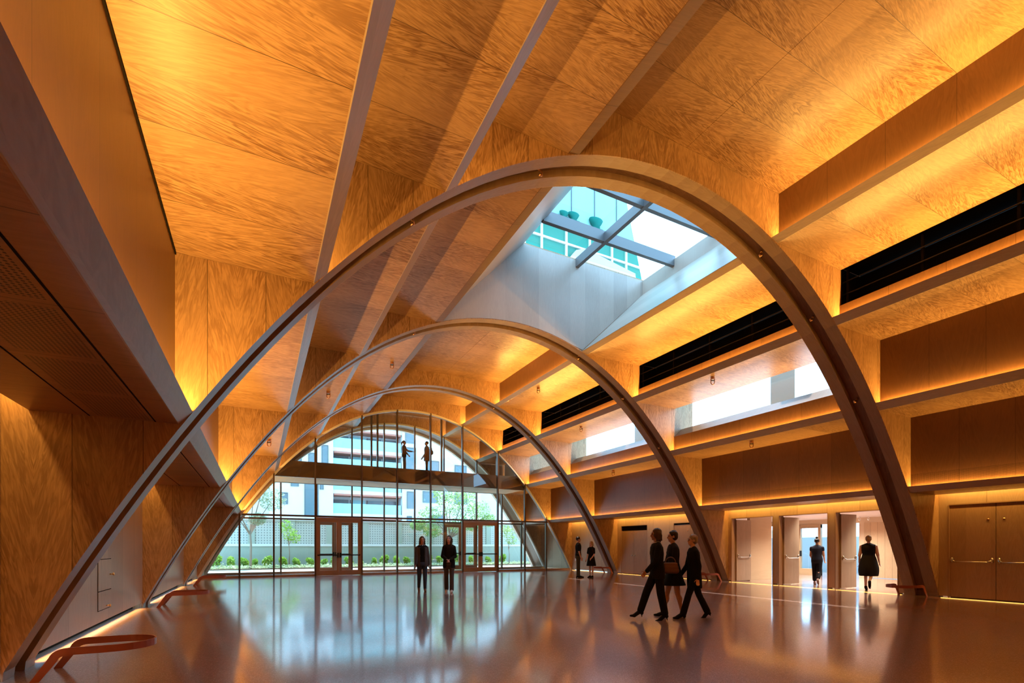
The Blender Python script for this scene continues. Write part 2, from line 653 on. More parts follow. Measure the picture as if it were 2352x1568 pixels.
# left wall with its lit toe space and the washer slot at its head
for bi, (v0, v1) in enumerate(BAYS[:5]):
    slab(-2.63, -2.58, v0 - 0.01, v1 + 0.01, 0.14, 3.60, 'wall_left', M['wall'])
    slab(-2.85, -2.78, v0 - 0.01, v1 + 0.01, 0.0, 0.25, 'baseboard_left', M['gap'])
    slab(-2.63, -2.25, v0, v1, 3.60, 3.65, 'ceiling', M['gap'])
    slab(-2.35, -2.30, v0, v1, 3.10, 3.60, 'ceiling', M['gap'])
    if bi > 0:
        strip_light('toe_light', Vector((-2.69, (v0 + v1) / 2, 0.138)) * S, (1, 0, -1.1), (v1 - v0 - 0.4) * S, 0.022, TOE_W * (v1 - v0) / 6.7, spread=68)
        strip_light('wall_washer', Vector((-2.46, (v0 + v1) / 2, 3.36)) * S, (-0.35, 0, -1), (v1 - v0 - 0.1) * S, 0.04, WASH_L * (v1 - v0) / 6.7)
# end wall behind the camera
slab(-2.9, 18.8, -6.9, -6.70, 0, 10.0, 'wall_back', M['panel'])

# right wall, bay by bay, with its doors
RW0, RW1 = 18.48, 18.72


def right_wall(v0, v1, openings, top=2.77):
    """openings: list of (va, vb) from near to far"""
    a = v0 - 0.01
    for va, vb, zt in openings:
        if va > a + 0.005:
            slab(RW0, RW1, a, va, 0.03, 3.60, 'wall_right', M['wall'])
        slab(RW0, RW1, va, vb, zt, 3.60, 'wall_right', M['wall'])
        a = vb
    slab(RW0, RW1, a, v1 + 0.01, 0.03, 3.60, 'wall_right', M['wall'])
    # closed slot over the soffit edge with the wall washer in it
    slab(C0 + 10.20, RW1, v0, v1, 3.60, 3.65, 'ceiling', M['gap'])
    slab(C0 + 10.25, C0 + 10.30, v0, v1, 3.10, 3.60, 'ceiling', M['gap'])
    L = (v1 - v0 - 0.1) * S
    strip_light('wall_washer', Vector((C0 + 10.36, (v0 + v1) / 2, 3.42)) * S, (0.2, 0, -1), L, 0.04, WASH_R * (v1 - v0) / 6.7)
    strip_light('toe_light', Vector((RW0 - 0.012, (v0 + v1) / 2, 0.03)) * S, (-1, 0, -0.4), L, 0.010, TOE_R * (v1 - v0) / 6.7)


right_wall(*BAYS[0], [])
right_wall(*BAYS[1], [(5.19, 7.33, 2.77), ])
right_wall(*BAYS[2], [(8.66, 10.61, 2.75), (10.89, 12.79, 2.75), (13.06, 15.01, 2.75)])
right_wall(*BAYS[3], [(16.30, 18.44, 2.69), (20.34, 22.47, 2.69)])
right_wall(*BAYS[4], [])
slab(RW0, RW1, 27.95, 31.0, 0, 3.1, 'wall_right', M['wall'])
slab(-2.70, -2.58, 27.95, 31.0, 0, 3.1, 'wall_left', M['wall'])


def panic_bar(parent, base, u, va, vb, z, side=-1, mat=None):
    """crossbar with two end brackets on the face u, between va and vb"""
    m = MB()
    for v in (va, vb):
        m.ball((u + side * 0.02, v, z + 0.05), 0.035, 0.035, 0.075, 10, 6)
        w = v + (0.09 if v == min(va, vb) else -0.09)
        m.tube([(u + side * 0.035, v, z + 0.05), (u + side * 0.09, w, z)], 0.014, 8)
    m.tube([(u + side * 0.09, min(va, vb) + 0.09, z), (u + side * 0.09, max(va, vb) - 0.09, z)], 0.016, 8)
    return m.build('panic_bar', mat or M['steel'], parent, S, True, base=base)


def closed_pair(n, va, vb, zt, label, bars, transom=None, uface=18.50):
    base = Vector((uface, (va + vb) / 2, 0)) * S
    root = empty('door_%d' % n, base)
    struct(root, label, 'door')
    mid = (va + vb) / 2
    ztl = transom or zt
    for q, (a, b) in enumerate(((va + 0.012, mid - 0.006), (mid + 0.006, vb - 0.012))):
        leaf = MB().box(uface, uface + 0.06, a, b, 0.02, ztl - 0.015).build('door_leaf', M['door'], root, S, base=base)
        if bars:
            lb = panic_bar(leaf, base, uface, a + 0.07, b - 0.07, 1.08)
        else:
            k = MB()
            k.ball((uface - 0.06, mid + (-0.1 if q == 0 else 0.1), 1.04), 0.03, 0.035, 0.035, 10, 8)
            k.tube([(uface, mid + (-0.1 if q == 0 else 0.1), 1.04), (uface - 0.06, mid + (-0.1 if q == 0 else 0.1), 1.04)], 0.012)
            k.build('knob', M['steel'], leaf, S, True, base=base)
        vy = mid + (-0.17 if q == 0 else 0.17)
        MB().tube([(uface + 0.01, vy, 2.30), (uface - 0.012, vy, 2.30)], 0.028, 10).build('viewer', M['copper'], leaf, S, True, base=base)
    if transom:
        MB().box(uface + 0.03, uface + 0.08, va + 0.01, vb - 0.01, transom, zt).build('transom_louver', M['gap'], root, S, base=base)
    f = MB()
    f.box(18.476, 18.50, va - 0.02, va + 0.012, 0, zt - 0.012).box(18.476, 18.50, vb - 0.012, vb + 0.02, 0, zt - 0.012).box(18.475, 18.50, va, vb, zt - 0.012, zt + 0.02)
    f.build('door_frame', M['doorframe'], root, S, base=base)
    MB().box(18.60, 18.70, va, vb, 0, zt).build('door_backing', M['gap'], root, S, base=base)
    return root


closed_pair(1, 5.19, 7.33, 2.77, 'closed pair of wooden doors with panic bars right of the foreground arch', True)
closed_pair(2, 16.30, 18.44, 2.69, 'closed wooden doors behind the walking group, partly behind the second arch', False, 2.62)
closed_pair(3, 20.34, 22.47, 2.69, 'closed wooden doors with a dark louver panel above, by the standing pair', False, 2.42)

# the three open doorways to the lobby: leaves swung back into the lobby
for n, (va, vb, nm) in enumerate(((8.66, 10.61, 'open doorway nearest the foreground arch with leaf folded back'),
                                  (10.89, 12.79, 'middle open doorway to the lobby with leaf folded back'),
                                  (13.06, 15.01, 'leftmost open doorway to the lobby with leaf folded back'))):
    base = Vector((18.6, (va + vb) / 2, 0)) * S
    root = empty('door_%d' % (4 + n), base)
    struct(root, nm, 'door')
    for q, v in enumerate((va, vb)):
        w = 0.94
        a, b = (v + 0.01, v + 0.07) if q == 0 else (v - 0.07, v - 0.01)
        leaf = MB().box(18.70, 18.70 + w, a, b, 0.03, 2.70).build('door_leaf', M['doorleaf'], root, S, base=base)
        m = MB()
        f = a if q else b
        sd = -1 if q else 1
        for u in (18.78, 18.70 + w - 0.07):
            m.ball((u, f + sd * 0.02, 1.12), 0.035, 0.035, 0.075, 10, 6)
        m.tube([(18.78, f + sd * 0.03, 1.12), (18.87, f + sd * 0.09, 1.06), (18.70 + w - 0.16, f + sd * 0.09, 1.06), (18.70 + w - 0.07, f + sd * 0.03, 1.12)], 0.016, 8)
        m.build('panic_bar', M['steel'], leaf, S, True, base=base)
    f = MB().box(18.46, 18.74, va - 0.02, va + 0.008, 0, 2.74).box(18.46, 18.74, vb - 0.008, vb + 0.02, 0, 2.74).box(18.46, 18.74, va, vb, 2.74, 2.77)
    f.build('door_frame', M['doorframe'], root, S, base=base)

# access panels in the left wall
t = empty('access_panel', Vector((-2.575, 11.77, 0.70)) * S)
tag(t, 'small wooden access flaps with brass knobs in the lower left wall', 'access panel')
bs = t.location
g = MB()
for z0, z1 in ((0.355, 0.70), (0.70, 1.285)):
    g.box(-2.5795, -2.574, 11.32, 12.22, z0 - 0.008, z0 + 0.004).box(-2.5795, -2.574, 11.32, 12.22, z1 - 0.004, z1 + 0.008)
    g.box(-2.5795, -2.574, 11.32, 11.335, z0, z1).box(-2.5795, -2.574, 12.205, 12.22, z0, z1)
g.build('joint', M['gap'], t, S, base=bs)
for z0, z1, kv, kz in ((0.36, 0.695, 11.85, 0.41), (0.71, 1.28, 12.1, 0.99)):
    fl = MB().box(-2.5798, -2.570, 11.335, 12.205, z0, z1).build('flap', M['wall'], t, S, base=bs)
    MB().tube([(-2.57, kv, kz), (-2.52, kv, kz)], 0.012).ball((-2.51, kv, kz), 0.02, 0.028, 0.028, 10, 8).build('knob', M['brass'], fl, S, True, base=bs)

# thermostat and socket by the standing pair
t = MB().box(18.44, 18.48, 25.02, 25.14, 1.24, 1.42).build('thermostat', M['dark'], None, S, bevel=0.004, base=Vector((18.46, 25.08, 1.3)) * S)
tag(t, 'small black thermostat on the right wall behind the standing pair', 'thermostat')
t = MB().box(18.455, 18.48, 27.0, 27.12, 0.58, 0.76).build('wall_socket', M['plate'], None, S, bevel=0.003, base=Vector((18.47, 27.06, 0.6)) * S)
tag(t, 'white socket plate low on the right wall beside the standing man', 'socket')

# ------------------------------------------------------------------ vent slots and clerestory windows in the right side
for bi, nm in ((1, 'black open vent slot at the right edge, before the foreground arch'), (2, 'black open vent slot under the skylight, behind the foreground arch'),
               (3, 'black open vent slot behind the second arch'), (4, 'small black vent slot nearest the glass facade')):
    v0, v1 = BAYS[bi]
    u = C0 + 5.40
    base = Vector((u, (v0 + v1) / 2, 7.73)) * S
    root = empty('vent_slot', base)
    tag(root, nm, 'vent')
    m = MB().box(u + 0.9, u + 0.95, v0, v1, 7.70, 8.70).box(u + 0.05, u + 0.95, v0, v1, 7.68, 7.73).box(u, u + 0.95, v0, v1, 8.72, 8.76)
    m.box(u + 0.06, u + 0.95, v0, v0 + 0.01, 7.7, 8.7).box(u + 0.06, u + 0.95, v1 - 0.01, v1, 7.7, 8.7)
    m.build('recess', M['black'], root, S, base=base)
    for z in (8.02, 8.34):
        MB().tube([(u + 0.12, v0, z), (u + 0.12, v1, z)], 0.016, 8).build('rail', M['rail'], root, S, True, base=base)
    nps = max(2, round((v1 - v0) / 1.7))
    for i in range(nps + 1):
        v = v0 + 0.12 + (v1 - v0 - 0.24) * i / nps
        MB().box(u + 0.13, u + 0.19, v - 0.025, v + 0.025, 7.73, 8.66).build('post', M['black'], root, S, base=base)

for bi in (2, 3, 4):
    v0, v1 = BAYS[bi]
    u = C0 + 7.30
    base = Vector((u, (v0 + v1) / 2, 6.05)) * S
    root = empty('window_%d' % (bi + 1), base)
    struct(root, {2: 'long clerestory window high on the right behind the foreground arch', 3: 'long clerestory window behind the second arch',
                  4: 'short clerestory window nearest the glass facade'}[bi], 'window')
    MB().prism([(u, 6.05), (u + 0.41, 6.40), (u + 0.41, 6.0), (u + 0.05, 6.0)], v0, v1).build('sill', M['riser'], root, S, base=base)
    n = max(1, round((v1 - v0) / 1.35))
    for i in range(n):
        a, b = v0 + (v1 - v0) * i / n, v0 + (v1 - v0) * (i + 1) / n
        MB().add([(u + 0.41, a + 0.008, 6.4), (u + 0.41, b - 0.008, 6.4), (u + 0.41, b - 0.008, 7.22), (u + 0.41, a + 0.008, 7.22), (u, b - 0.008, 7.22), (u, a + 0.008, 7.22)],
                 [(0, 1, 2, 3), (3, 2, 4, 5)]).build('pane', M['glass'], root, S, base=base)
# pale column and ledge of the light court outside the clerestory
for v in (11.3, 18.9):
    struct(MB().box(17.2, 17.6, v, v + 0.95, 3.4, 12.0).build('trim_court', M['white'], None, S))

# ------------------------------------------------------------------ skylight well over the second bay
v0, v1 = BAYS[2]
sw = MB()
ul0, zl0, ul1 = C0 - 2.95, 8.70, 8.20
ur0, zr0, ur1 = C0 + 2.98, 8.70, 13.55
sw.prism([(ul0, zl0), (ul1, 12.05), (ul1 - 0.15, 12.05), (ul0 - 0.15, zl0)], v0 - 0.01, v1 + 0.01)
struct(sw.build('wall_skylight_left', M['well'], None, S))
sw = MB().prism([(C0 + 2.72, 8.76), (C0 + 2.98, 8.70), (ur1 + 0.25, 11.5), (ur1, 11.5)], v0 - 0.01, v1 + 0.01)
struct(sw.build('wall_skylight_right', M['wellslope'], None, S))
struct(MB().box(ur1, ur1 + 0.15, v0 - 0.01, v1 + 0.01, 11.48, 12.05).build('wall_skylight_right', M['wellslope'], None, S))
endp = [(u, z) for u, z in arch_line(0.02) if ul0 + 0.1 < u < C0 + 2.66]
endp += [(C0 + 2.72, 8.80), (ur1, 11.5), (ur1, 12.05), (ul1, 12.05), (ul0 + 0.02, zl0 + 0.03)]
struct(MB().prism(endp, v1 - 0.012, v1 - 0.001).build('wall_skylight_far', M['well'], None, S))  # thin lining added over the arch spandrel to carry the daylight-tinted veneer
struct(MB().prism(endp, v0 + 0.001, v0 + 0.012).build('wall_skylight_near', M['well'], None, S))
base = Vector((10.9, 11.84, 11.8)) * S
root = empty('window_1', base)
struct(root, 'large slanted skylight over the middle of the hall', 'skylight')
MB().add([(8.1, v0, 12.18), (13.6, v0, 12.18), (13.6, v1, 12.18), (8.1, v1, 12.18)], [(0, 1, 2, 3)]).build('pane', M['glass'], root, S, base=base)
for v in (9.70, 11.62, 13.55):
    MB().box(8.0, 13.6, v - 0.07, v + 0.07, 11.80, 12.16).build('cross_bar', M['skybar'], root, S, base=base)
MB().box(10.36, 10.5, v0, v1, 11.78, 12.10).build('long_bar', M['skybar'], root, S, base=base)

# ------------------------------------------------------------------ glass facade (main) and second glass screen
MULL = [-0.84, 0.67, 2.61, 4.96, 6.88, 8.81, 10.77, 13.09, 14.98, 16.54]


def spandrel(v0, v1, name='wall_end', top=10.0):
    poly = arch_line(0.0) + [(OUTLINE_R, 0), (OUTLINE_R, top), (OUTLINE_L, top), (OUTLINE_L, 0)]
    return struct(MB().prism(poly, v0, v1).build(name, M['panel'], None, S))


spandrel(27.5, 27.95)


def screen(n, v, label, mulls, door_bays, transom=3.06):
    base = Vector((C0, v, 0)) * S
    root = empty('window_%d' % n, base)
    struct(root, label, 'glass wall')
    MB().band(arch_line(-0.10), arch_line(0.0), v - 0.09, v + 0.07).build('arch_frame', M['frame_pale'], root, S, base=base)
    MB().band(arch_line(-0.105), arch_line(-0.06), v - 0.025, v + 0.02).build('arch_bead', M['bronze'], root, S, base=base)
    for u in mulls:
        zt = arch_z(abs(u - C0))
        MB().box(u - 0.04, u + 0.04, v - 0.10, v + 0.05, 0, max(zt, 0.2)).build('mullion', M['bronze'], root, S, base=base)
    ue = 8.86
    MB().box(C0 - ue, C0 + ue, v - 0.06, v + 0.05, transom, transom + 0.09).build('transom', M['bronze'], root, S, base=base)
    edges = [-2.5] + mulls + [18.4]
    sill = MB()
    for a, b in zip(edges, edges[1:]):
        if (a, b) not in door_bays:
            sill.box(a, b, v - 0.08, v + 0.06, 0.0, 0.10)
    sill.build('sill', M['doorframe'], root, S, base=base)
    # panes follow the curve at the top
    for a, b in zip(edges, edges[1:]):
        N = 8
        us = [a + 0.03 + (b - a - 0.06) * i / N for i in range(N + 1)]
        zt = [max(arch_z(min(abs(u - C0), DF)) - 0.03, 0.02) for u in us]
        z0 = 2.98 if (a, b) in door_bays else 0.08
        vs = [(u, v, min(z0, z - 0.01)) for u, z in zip(us, zt)] + [(u, v, z) for u, z in zip(us, zt)]
        MB().add(vs, [(i, i + 1, N + 2 + i, N + 1 + i) for i in range(N)]).build('pane', M['glass'], root, S, base=base)
    return root


DOORS_A = [(2.61, 4.96), (10.77, 13.09)]
screen(2, GLASS_V, 'arched glass facade closing the far end of the hall', MULL, DOORS_A)
MULL2 = [1.11, 3.0, 4.99, 6.91, 8.84, 10.79, 13.1, 15.0, 16.54]
screen(6, 31.0, 'second arched glass screen beyond the facade', MULL2, [(10.79, 13.1), (3.0, 4.99)])


def glass_doors(n, v, a, b, label):
    base = Vector(((a + b) / 2, v, 0)) * S
    root = empty('door_%d' % n, base)
    struct(root, label, 'door')
    MB().box(a, a + 0.07, v - 0.09, v + 0.05, 0, 2.97).box(b - 0.07, b, v - 0.09, v + 0.05, 0, 2.97).box(a, b, v - 0.09, v + 0.05, 2.97, 3.05).build('door_frame', M['doorframe'], root, S, base=base)
    mid = (a + b) / 2
    for q, (x0, x1) in enumerate(((a + 0.075, mid - 0.005), (mid + 0.005, b - 0.075))):
        s = 0.13
        leaf = MB().box(x0, x0 + s, v - 0.06, v + 0.02, 0.02, 2.96).box(x1 - s, x1, v - 0.06, v + 0.02, 0.02, 2.96)
        leaf.box(x0 + s, x1 - s, v - 0.06, v + 0.02, 2.80, 2.96).box(x0 + s, x1 - s, v - 0.06, v + 0.02, 0.02, 0.28)
        lf = leaf.build('door_leaf', M['doorframe'], root, S, base=base)
        MB().add([(x0 + s, v - 0.02, 0.28), (x1 - s, v - 0.02, 0.28), (x1 - s, v - 0.02, 2.80), (x0 + s, v - 0.02, 2.80)], [(0, 1, 2, 3)]).build('pane', M['glass'], lf, S, base=base)
        m = MB().box(x0 + 0.02, x1 - 0.02, v - 0.15, v - 0.11, 1.05, 1.11)
        xe = x1 - 0.06 if q == 0 else x0 + 0.06
        m.box(xe - 0.04, xe + 0.04, v - 0.16, v - 0.06, 0.95, 1.20)
        m.box(x0 + 0.03, x0 + 0.08, v - 0.12, v - 0.06, 1.05, 1.11).box(x1 - 0.08, x1 - 0.03, v - 0.12, v - 0.06, 1.05, 1.11)
        m.build('push_bar', M['dark'], lf, S, base=base)


glass_doors(7, GLASS_V, 2.61, 4.96, 'bronze framed glass double door left of the middle of the facade')
glass_doors(8, GLASS_V, 10.77, 13.09, 'bronze framed glass double door right of the two walking women')
glass_doors(9, 31.0, 10.79, 13.1, 'outer glass double door behind the woman in the black blazer')
glass_doors(10, 31.0, 3.0, 4.99, 'outer glass double door seen through the left facade door')

# deep outer arch, lit from outside
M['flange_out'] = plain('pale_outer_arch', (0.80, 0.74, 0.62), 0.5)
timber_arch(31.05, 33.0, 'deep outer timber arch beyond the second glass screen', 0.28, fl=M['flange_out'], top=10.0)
# vestibule floor
struct(MB().box(-2.9, 18.75, 27.95, 33.2, -0.2, -0.002).build('floor', M['floor'], None, S))

# footbridge inside the vestibule
base = Vector((C0, 29.3, 5.13)) * S
root = empty('footbridge', base)
tag(root, 'dark upper footbridge crossing behind the glass facade', 'footbridge')
MB().box(C0 - 7.22, C0 + 7.22, 27.97, 28.12, 5.13, 5.97).build('front_fascia', plain('bridge_fascia', (0.10, 0.06, 0.04), 0.25), root, S, base=base)
MB().box(C0 - 7.22, C0 + 7.22, 28.12, 30.7, 5.80, 5.97).build('deck', plain('bridge_deck', (0.30, 0.24, 0.18), 0.6), root, S, base=base)
MB().box(C0 - 7.22, C0 + 7.22, 28.12, 30.7, 5.15, 5.20).build('soffit', plain('bridge_soffit', (0.62, 0.60, 0.52), 0.6), root, S, base=base)
MB().box(C0 - 7.22, C0 + 7.22, 30.7, 30.85, 5.13, 5.97).build('rear_fascia', plain('bridge_rear_fascia', (0.10, 0.06, 0.04), 0.4), root, S, base=base)
for u in (5.71, 6.05, 9.88, 13.6):
    MB().box(u - 0.05, u + 0.05, 28.75, 28.85, 5.97, min(arch_z(abs(u - C0)) + 0.3, 9.8)).build('post', M['bronze'], root, S, base=base)

# ------------------------------------------------------------------ lobby beyond the right wall
LB0, LB1, LV0, LV1 = 18.72, 26.5, 6.0, 23.0
struct(MB().box(LB0, 40, LV0 - 4, LV1 + 6, -0.2, -0.001).build('floor', M['floor'], None, S))
slab(LB0, LB1 + 0.3, LV0, LV1, 2.96, 3.10, 'ceiling', M['offwhite'])
slab(LB0, LB1, LV0 - 0.2, LV0, 0, 3.0, 'wall_lobby', M['offwhite'])
slab(LB0, LB1, LV1, LV1 + 0.2, 0, 3.0, 'wall_lobby', M['offwhite'])
M['lobbywall'] = plain('lobby_plaster', (0.66, 0.53, 0.36), 0.6)
M['lobbywood'] = veneer('lobby_veneer', 2, 1, (0.60, 0.45, 0.28), (0.48, 0.34, 0.20), 0.4, 0.28, 0.0)
for a, b in ((LV0, 12.3), (13.86, 14.10), (14.36, 15.55), (17.25, 18.65), (19.3, LV1)):
    slab(LB1, LB1 + 0.2, a, b, 0, 2.96, 'wall_lobby', M['lobbywall'])
slab(LB1 + 0.006, LB1 + 0.19, LV0, LV1, 2.70, 2.96, 'wall_lobby', M['lobbywall'])
slab(LB1 - 0.02, LB1 + 0.1, 11.0, 13.86, 0.02, 2.70, 'door_lobby', M['lobbywood'])
# short return wall behind the leftmost doorway
slab(19.72, 21.2, 15.05, 15.2, 0, 2.96, 'wall_lobby', M['lobbywood'])
base = Vector((LB1, 16.6, 0)) * S
root = empty('door_11', base)
struct(root, 'bronze framed glass door in the lobby, beside the woman with a bun', 'door')
m = MB()
for a, b in ((15.96, 16.1), (17.05, 17.25), (15.55, 15.62)):
    m.box(LB1 - 0.055, LB1 + 0.1, a, b, 0, 2.69)
m.box(LB1 - 0.05, LB1 + 0.1, 15.96, 17.25, 2.52, 2.72).box(LB1 - 0.05, LB1 + 0.1, 15.96, 17.25, 0.0, 0.34)
m.build('door_frame', plain('tan_frame', (0.46, 0.33, 0.19), 0.4), root, S, base=base)
MB().add([(LB1, 15.5, 0), (LB1, 19.3, 0), (LB1, 19.3, 2.7), (LB1, 15.5, 2.7)], [(0, 1, 2, 3)]).build('pane', M['glass'], root, S, base=base)
MB().box(LB1 - 0.12, LB1 - 0.05, 16.98, 17.06, 1.0, 1.3).build('door_handle', M['dark'], root, S, base=base)
slab(30.5, 30.8, 4, 26, 0, 2.1, 'wall_lobby_yard', plain('blue_grey_wall', (0.30, 0.40, 0.46), 0.8))
for u, v in ((20.6, 9.6), (22.6, 12.0), (22.6, 15.0), (22.6, 18.5), (24.8, 13.5), (24.8, 17.0), (20.4, 12.6)):
    strip_light('lobby_downlight', Vector((u, v, 2.93)) * S, (0, 0, -1), 1.5, 1.2, 120, (1.0, 0.94, 0.85), spread=125)
for k, v in enumerate((13.2, 13.6, 14.0, 14.4, 14.8)):
    c = Vector((25.6, v, 2.86)) * S
    r = empty('ring_lamp', c)
    tag(r, 'tiny metal ring fitting in the row under the lobby ceiling', 'lamp', 'ring fittings under the lobby ceiling')
    MB().tube([Vector((0, 0.05 * cos(q), -0.03 + 0.05 * sin(q))) for q in [2 * pi * i / 14 for i in range(14)]], 0.010, 6, True).build('ring', M['steel'], r, 1, True)
    MB().tube([(0, 0, 0.09), (0, 0, 0.02)], 0.012).build('stem', M['steel'], r, 1, True)
# handrail seen through the leftmost doorway
r = empty('handrail', Vector((24.0, 18.2, 0)) * S)
tag(r, 'steel stair handrail beyond the leftmost open doorway', 'handrail')
MB().tube([(0, 0, 0), (0, 0, 0.95), (0.0, 0.25, 1.05), (0.4, 1.8, 2.0)], 0.022).build('rail', M['steel'], r, 1, True)
MB().tube([(0.2, 0.9, 0), (0.2, 0.9, 1.45)], 0.018).build('post', M['steel'], r, 1, True)
# ------------------------------------------------------------------ red floor rails at the arch feet
def foot_rail(side, vc, label):
    """flat red bar: two slanting legs, two arms and a round nose pointing into the hall"""
    x0 = C0 + side * (DF - 0.33)
    base = Vector((x0, vc, 0)) * S
    root = empty('floor_rail', base)
    tag(root, label, 'floor rail', None)
    hw, top, R = 0.37, 0.36, 0.37

    path, nr, part = [], [], []
    leg = [(0.0, 0.0), (0.16, 0.24)]
    for i in range(1, 7):                               # rounded knee
        q = i / 6
        leg.append((0.16 + 0.05 * q + 0.096 * q * q, 0.24 + 0.08 * (1 - (1 - q) ** 2)))
    zt = leg[-1][1]
    for x, z in leg:
        path.append((x, -hw, z)); nr.append((0, -1, 0)); part.append(0)
    path.append((0.62, -hw, zt)); nr.append((0, -1, 0)); part.append(1)
    for i in range(1, 16):
        q = -pi / 2 + pi * i / 16
        path.append((0.66 + 0.40 * cos(q), hw * sin(q), zt)); nr.append((cos(q), sin(q), 0)); part.append(1)
    path.append((0.62, hw, zt)); nr.append((0, 1, 0)); part.append(1)
    for x, z in reversed(leg):
        path.append((x, hw, z)); nr.append((0, 1, 0)); part.append(2)
    h, t = 0.085, 0.018
    ring = []
    for i, p in enumerate(path):
        p = Vector(p)
        tg = (Vector(path[min(i + 1, len(path) - 1)]) - Vector(path[max(i - 1, 0)])).normalized()
        n = Vector(nr[i])
        w = tg.cross(n).normalized()
        if i in (0, len(path) - 1):
            w = Vector((1 if i == 0 else -1, 0, 0)) * (1 if w.x * (1 if i == 0 else -1) > 0 else -1)
        ring.append([p + w * sw * h / 2 + n * sn * t / 2 for sw, sn in ((-1, -1), (1, -1), (1, 1), (-1, 1))])
    n0 = len(leg)
    for name, i0, i1 in (('leg', 0, n0 - 1), ('loop', n0 - 1, len(path) - n0), ('leg', len(path) - n0, len(path) - 1)):
        vs = [q for r in ring[i0:i1 + 1] for q in r]
        fs = [(i * 4 + j, i * 4 + (j + 1) % 4, i * 4 + 4 + (j + 1) % 4, i * 4 + 4 + j) for i in range(i1 - i0) for j in range(4)]
        m = MB().add(vs, fs)
        m.v = [(-side * x, y, z) for x, y, z in m.v]
        m.build(name, M['red'], root, S)
    return root


foot_rail(-1, 7.75, 'nearest red looped floor rail at the bottom left corner')
foot_rail(-1, 15.45, 'red looped floor rail at the left foot of the second arch')
foot_rail(-1, 23.2, 'small red floor rail on the left beside the glass facade')
foot_rail(1, 8.1, 'red floor rail at the right foot of the foreground arch')
foot_rail(1, 15.65, 'red floor rail at the right foot of the second arch')
foot_rail(1, 23.2, 'red floor rail behind the standing woman in a black dress')

# ------------------------------------------------------------------ small copper ceiling fixtures
proto = None
FIX = [(13.56, 11.77, 7.205, 'copper fixture under the right soffit above the long clerestory window'),
       (15.51, 11.78, 5.262, 'copper fixture under the lower right soffit, over the open doorways'),
       (11.2, 19.35, 8.665, 'copper fixture under the upper right soffit behind the second arch'),
       (13.6, 19.45, 7.205, 'copper fixture on the middle right soffit behind the second arch'),
       (15.5, 19.45, 5.262, 'copper fixture on the lowest right soffit behind the second arch'),
       (4.6, 19.25, 8.665, 'copper fixture on the highest left soffit, under the second arch'),
       (2.27, 19.25, 7.205, 'copper fixture on the middle left soffit behind the second arch'),
       (0.32, 19.25, 5.262, 'copper fixture on the lowest left ceiling behind the second arch')]
for u, v, z, lb in FIX:
    c = Vector((u, v, z)) * S
    if proto is None:
        proto = r = empty('copper_fixture', c)
        MB().tube([(0, 0, 0), (0, 0, -0.07)], 0.06, 16).build('mount', M['copper'], r, 1, False)
        yk = [(-0.055, 0, -0.06)] + [(0.055 * cos(q), 0, -0.17 + 0.055 * sin(q)) for q in [pi + pi * i / 10 for i in range(11)]] + [(0.055, 0, -0.06)]
        MB().tube(yk, 0.013, 8).build('yoke', M['copper'], r, 1, True)
        MB().tube([(-0.06, 0, -0.10), (0.06, 0, -0.10)], 0.015, 8).build('crosspin', M['dark'], r, 1, True)
    else:
        r = copy_tree(proto)
        r.location = c
    r.rotation_euler = (0, 0, -THETA)
    tag(r, lb, 'ceiling fixture', 'copper fixtures under the soffits')

# small spotlights and hooks in the channels of the arches
spot = None
SPOTS = [(1, -3.25, 'small pale hook lamp in the foreground arch, left of its crown'),
         (1, -5.70, 'small pale hook lamp halfway up the left side of the foreground arch'),
         (1, 2.95, 'small spotlight in the right side of the foreground arch, below the skylight'),
         (1, 4.95, 'small spotlight in the foreground arch beside the right vent slot'),
         (1, 6.95, 'lowest small spotlight in the right side of the foreground arch'),
         (2, -3.5, 'small hook lamp in the left side of the second arch'),
         (2, 2.85, 'small spotlight high in the right side of the second arch'),
         (2, 5.0, 'small spotlight halfway down the right side of the second arch'),
         (2, 6.9, 'lowest small spotlight in the right side of the second arch'),
         (3, 2.85, 'tiny spotlight high in the right side of the third arch'),
         (3, 5.0, 'tiny spotlight halfway down the right side of the third arch'),
         (3, 6.9, 'tiny spotlight low in the right side of the third arch')]
for fi, d, lb in SPOTS:
    v = sum(FINS[fi]) / 2
    e = 1e-3
    sl = (arch_z(abs(d) + e) - arch_z(abs(d))) / e * math.copysign(1, d)
    nrm = Vector((-sl, 0, 1)).normalized()             # outward from the hall
    p = Vector((C0 + d, v, arch_z(abs(d)))) + nrm * 0.12
    if spot is None:
        spot = r = empty('arch_spotlight', p * S)
        MB().tube([(0, 0, 0), (0, 0, -0.05)], 0.03, 10).build('stem', M['copper'], r, 1, True)
        MB().tube([(0.0, 0, -0.04), (0.03, 0, -0.09), (0.0, 0, -0.14), (-0.04, 0, -0.12)], 0.022, 8).build('head', M['copper'], r, 1, True)
    else:
        r = copy_tree(spot)
        r.location = p * S
    r.rotation_euler = (0, -math.atan(sl), 0)
    tag(r, lb, 'spotlight', 'spotlights in the arches')

# ------------------------------------------------------------------ outside: ground, garden, street front
M['ground'] = plain('pale_paving', (0.48, 0.47, 0.44), 0.9, spec=0.2)
M['soil'] = plain('planting_soil', (0.16, 0.13, 0.09), 0.95, spec=0.1)
struct(MB().box(-60, 90, 33.2, 130, -0.4, -0.02).build('ground', M['ground'], None, S))
struct(MB().box(-40, 70, 37.2, 39.9, -0.02, 0.06).build('planting_bed', M['soil'], None, S))


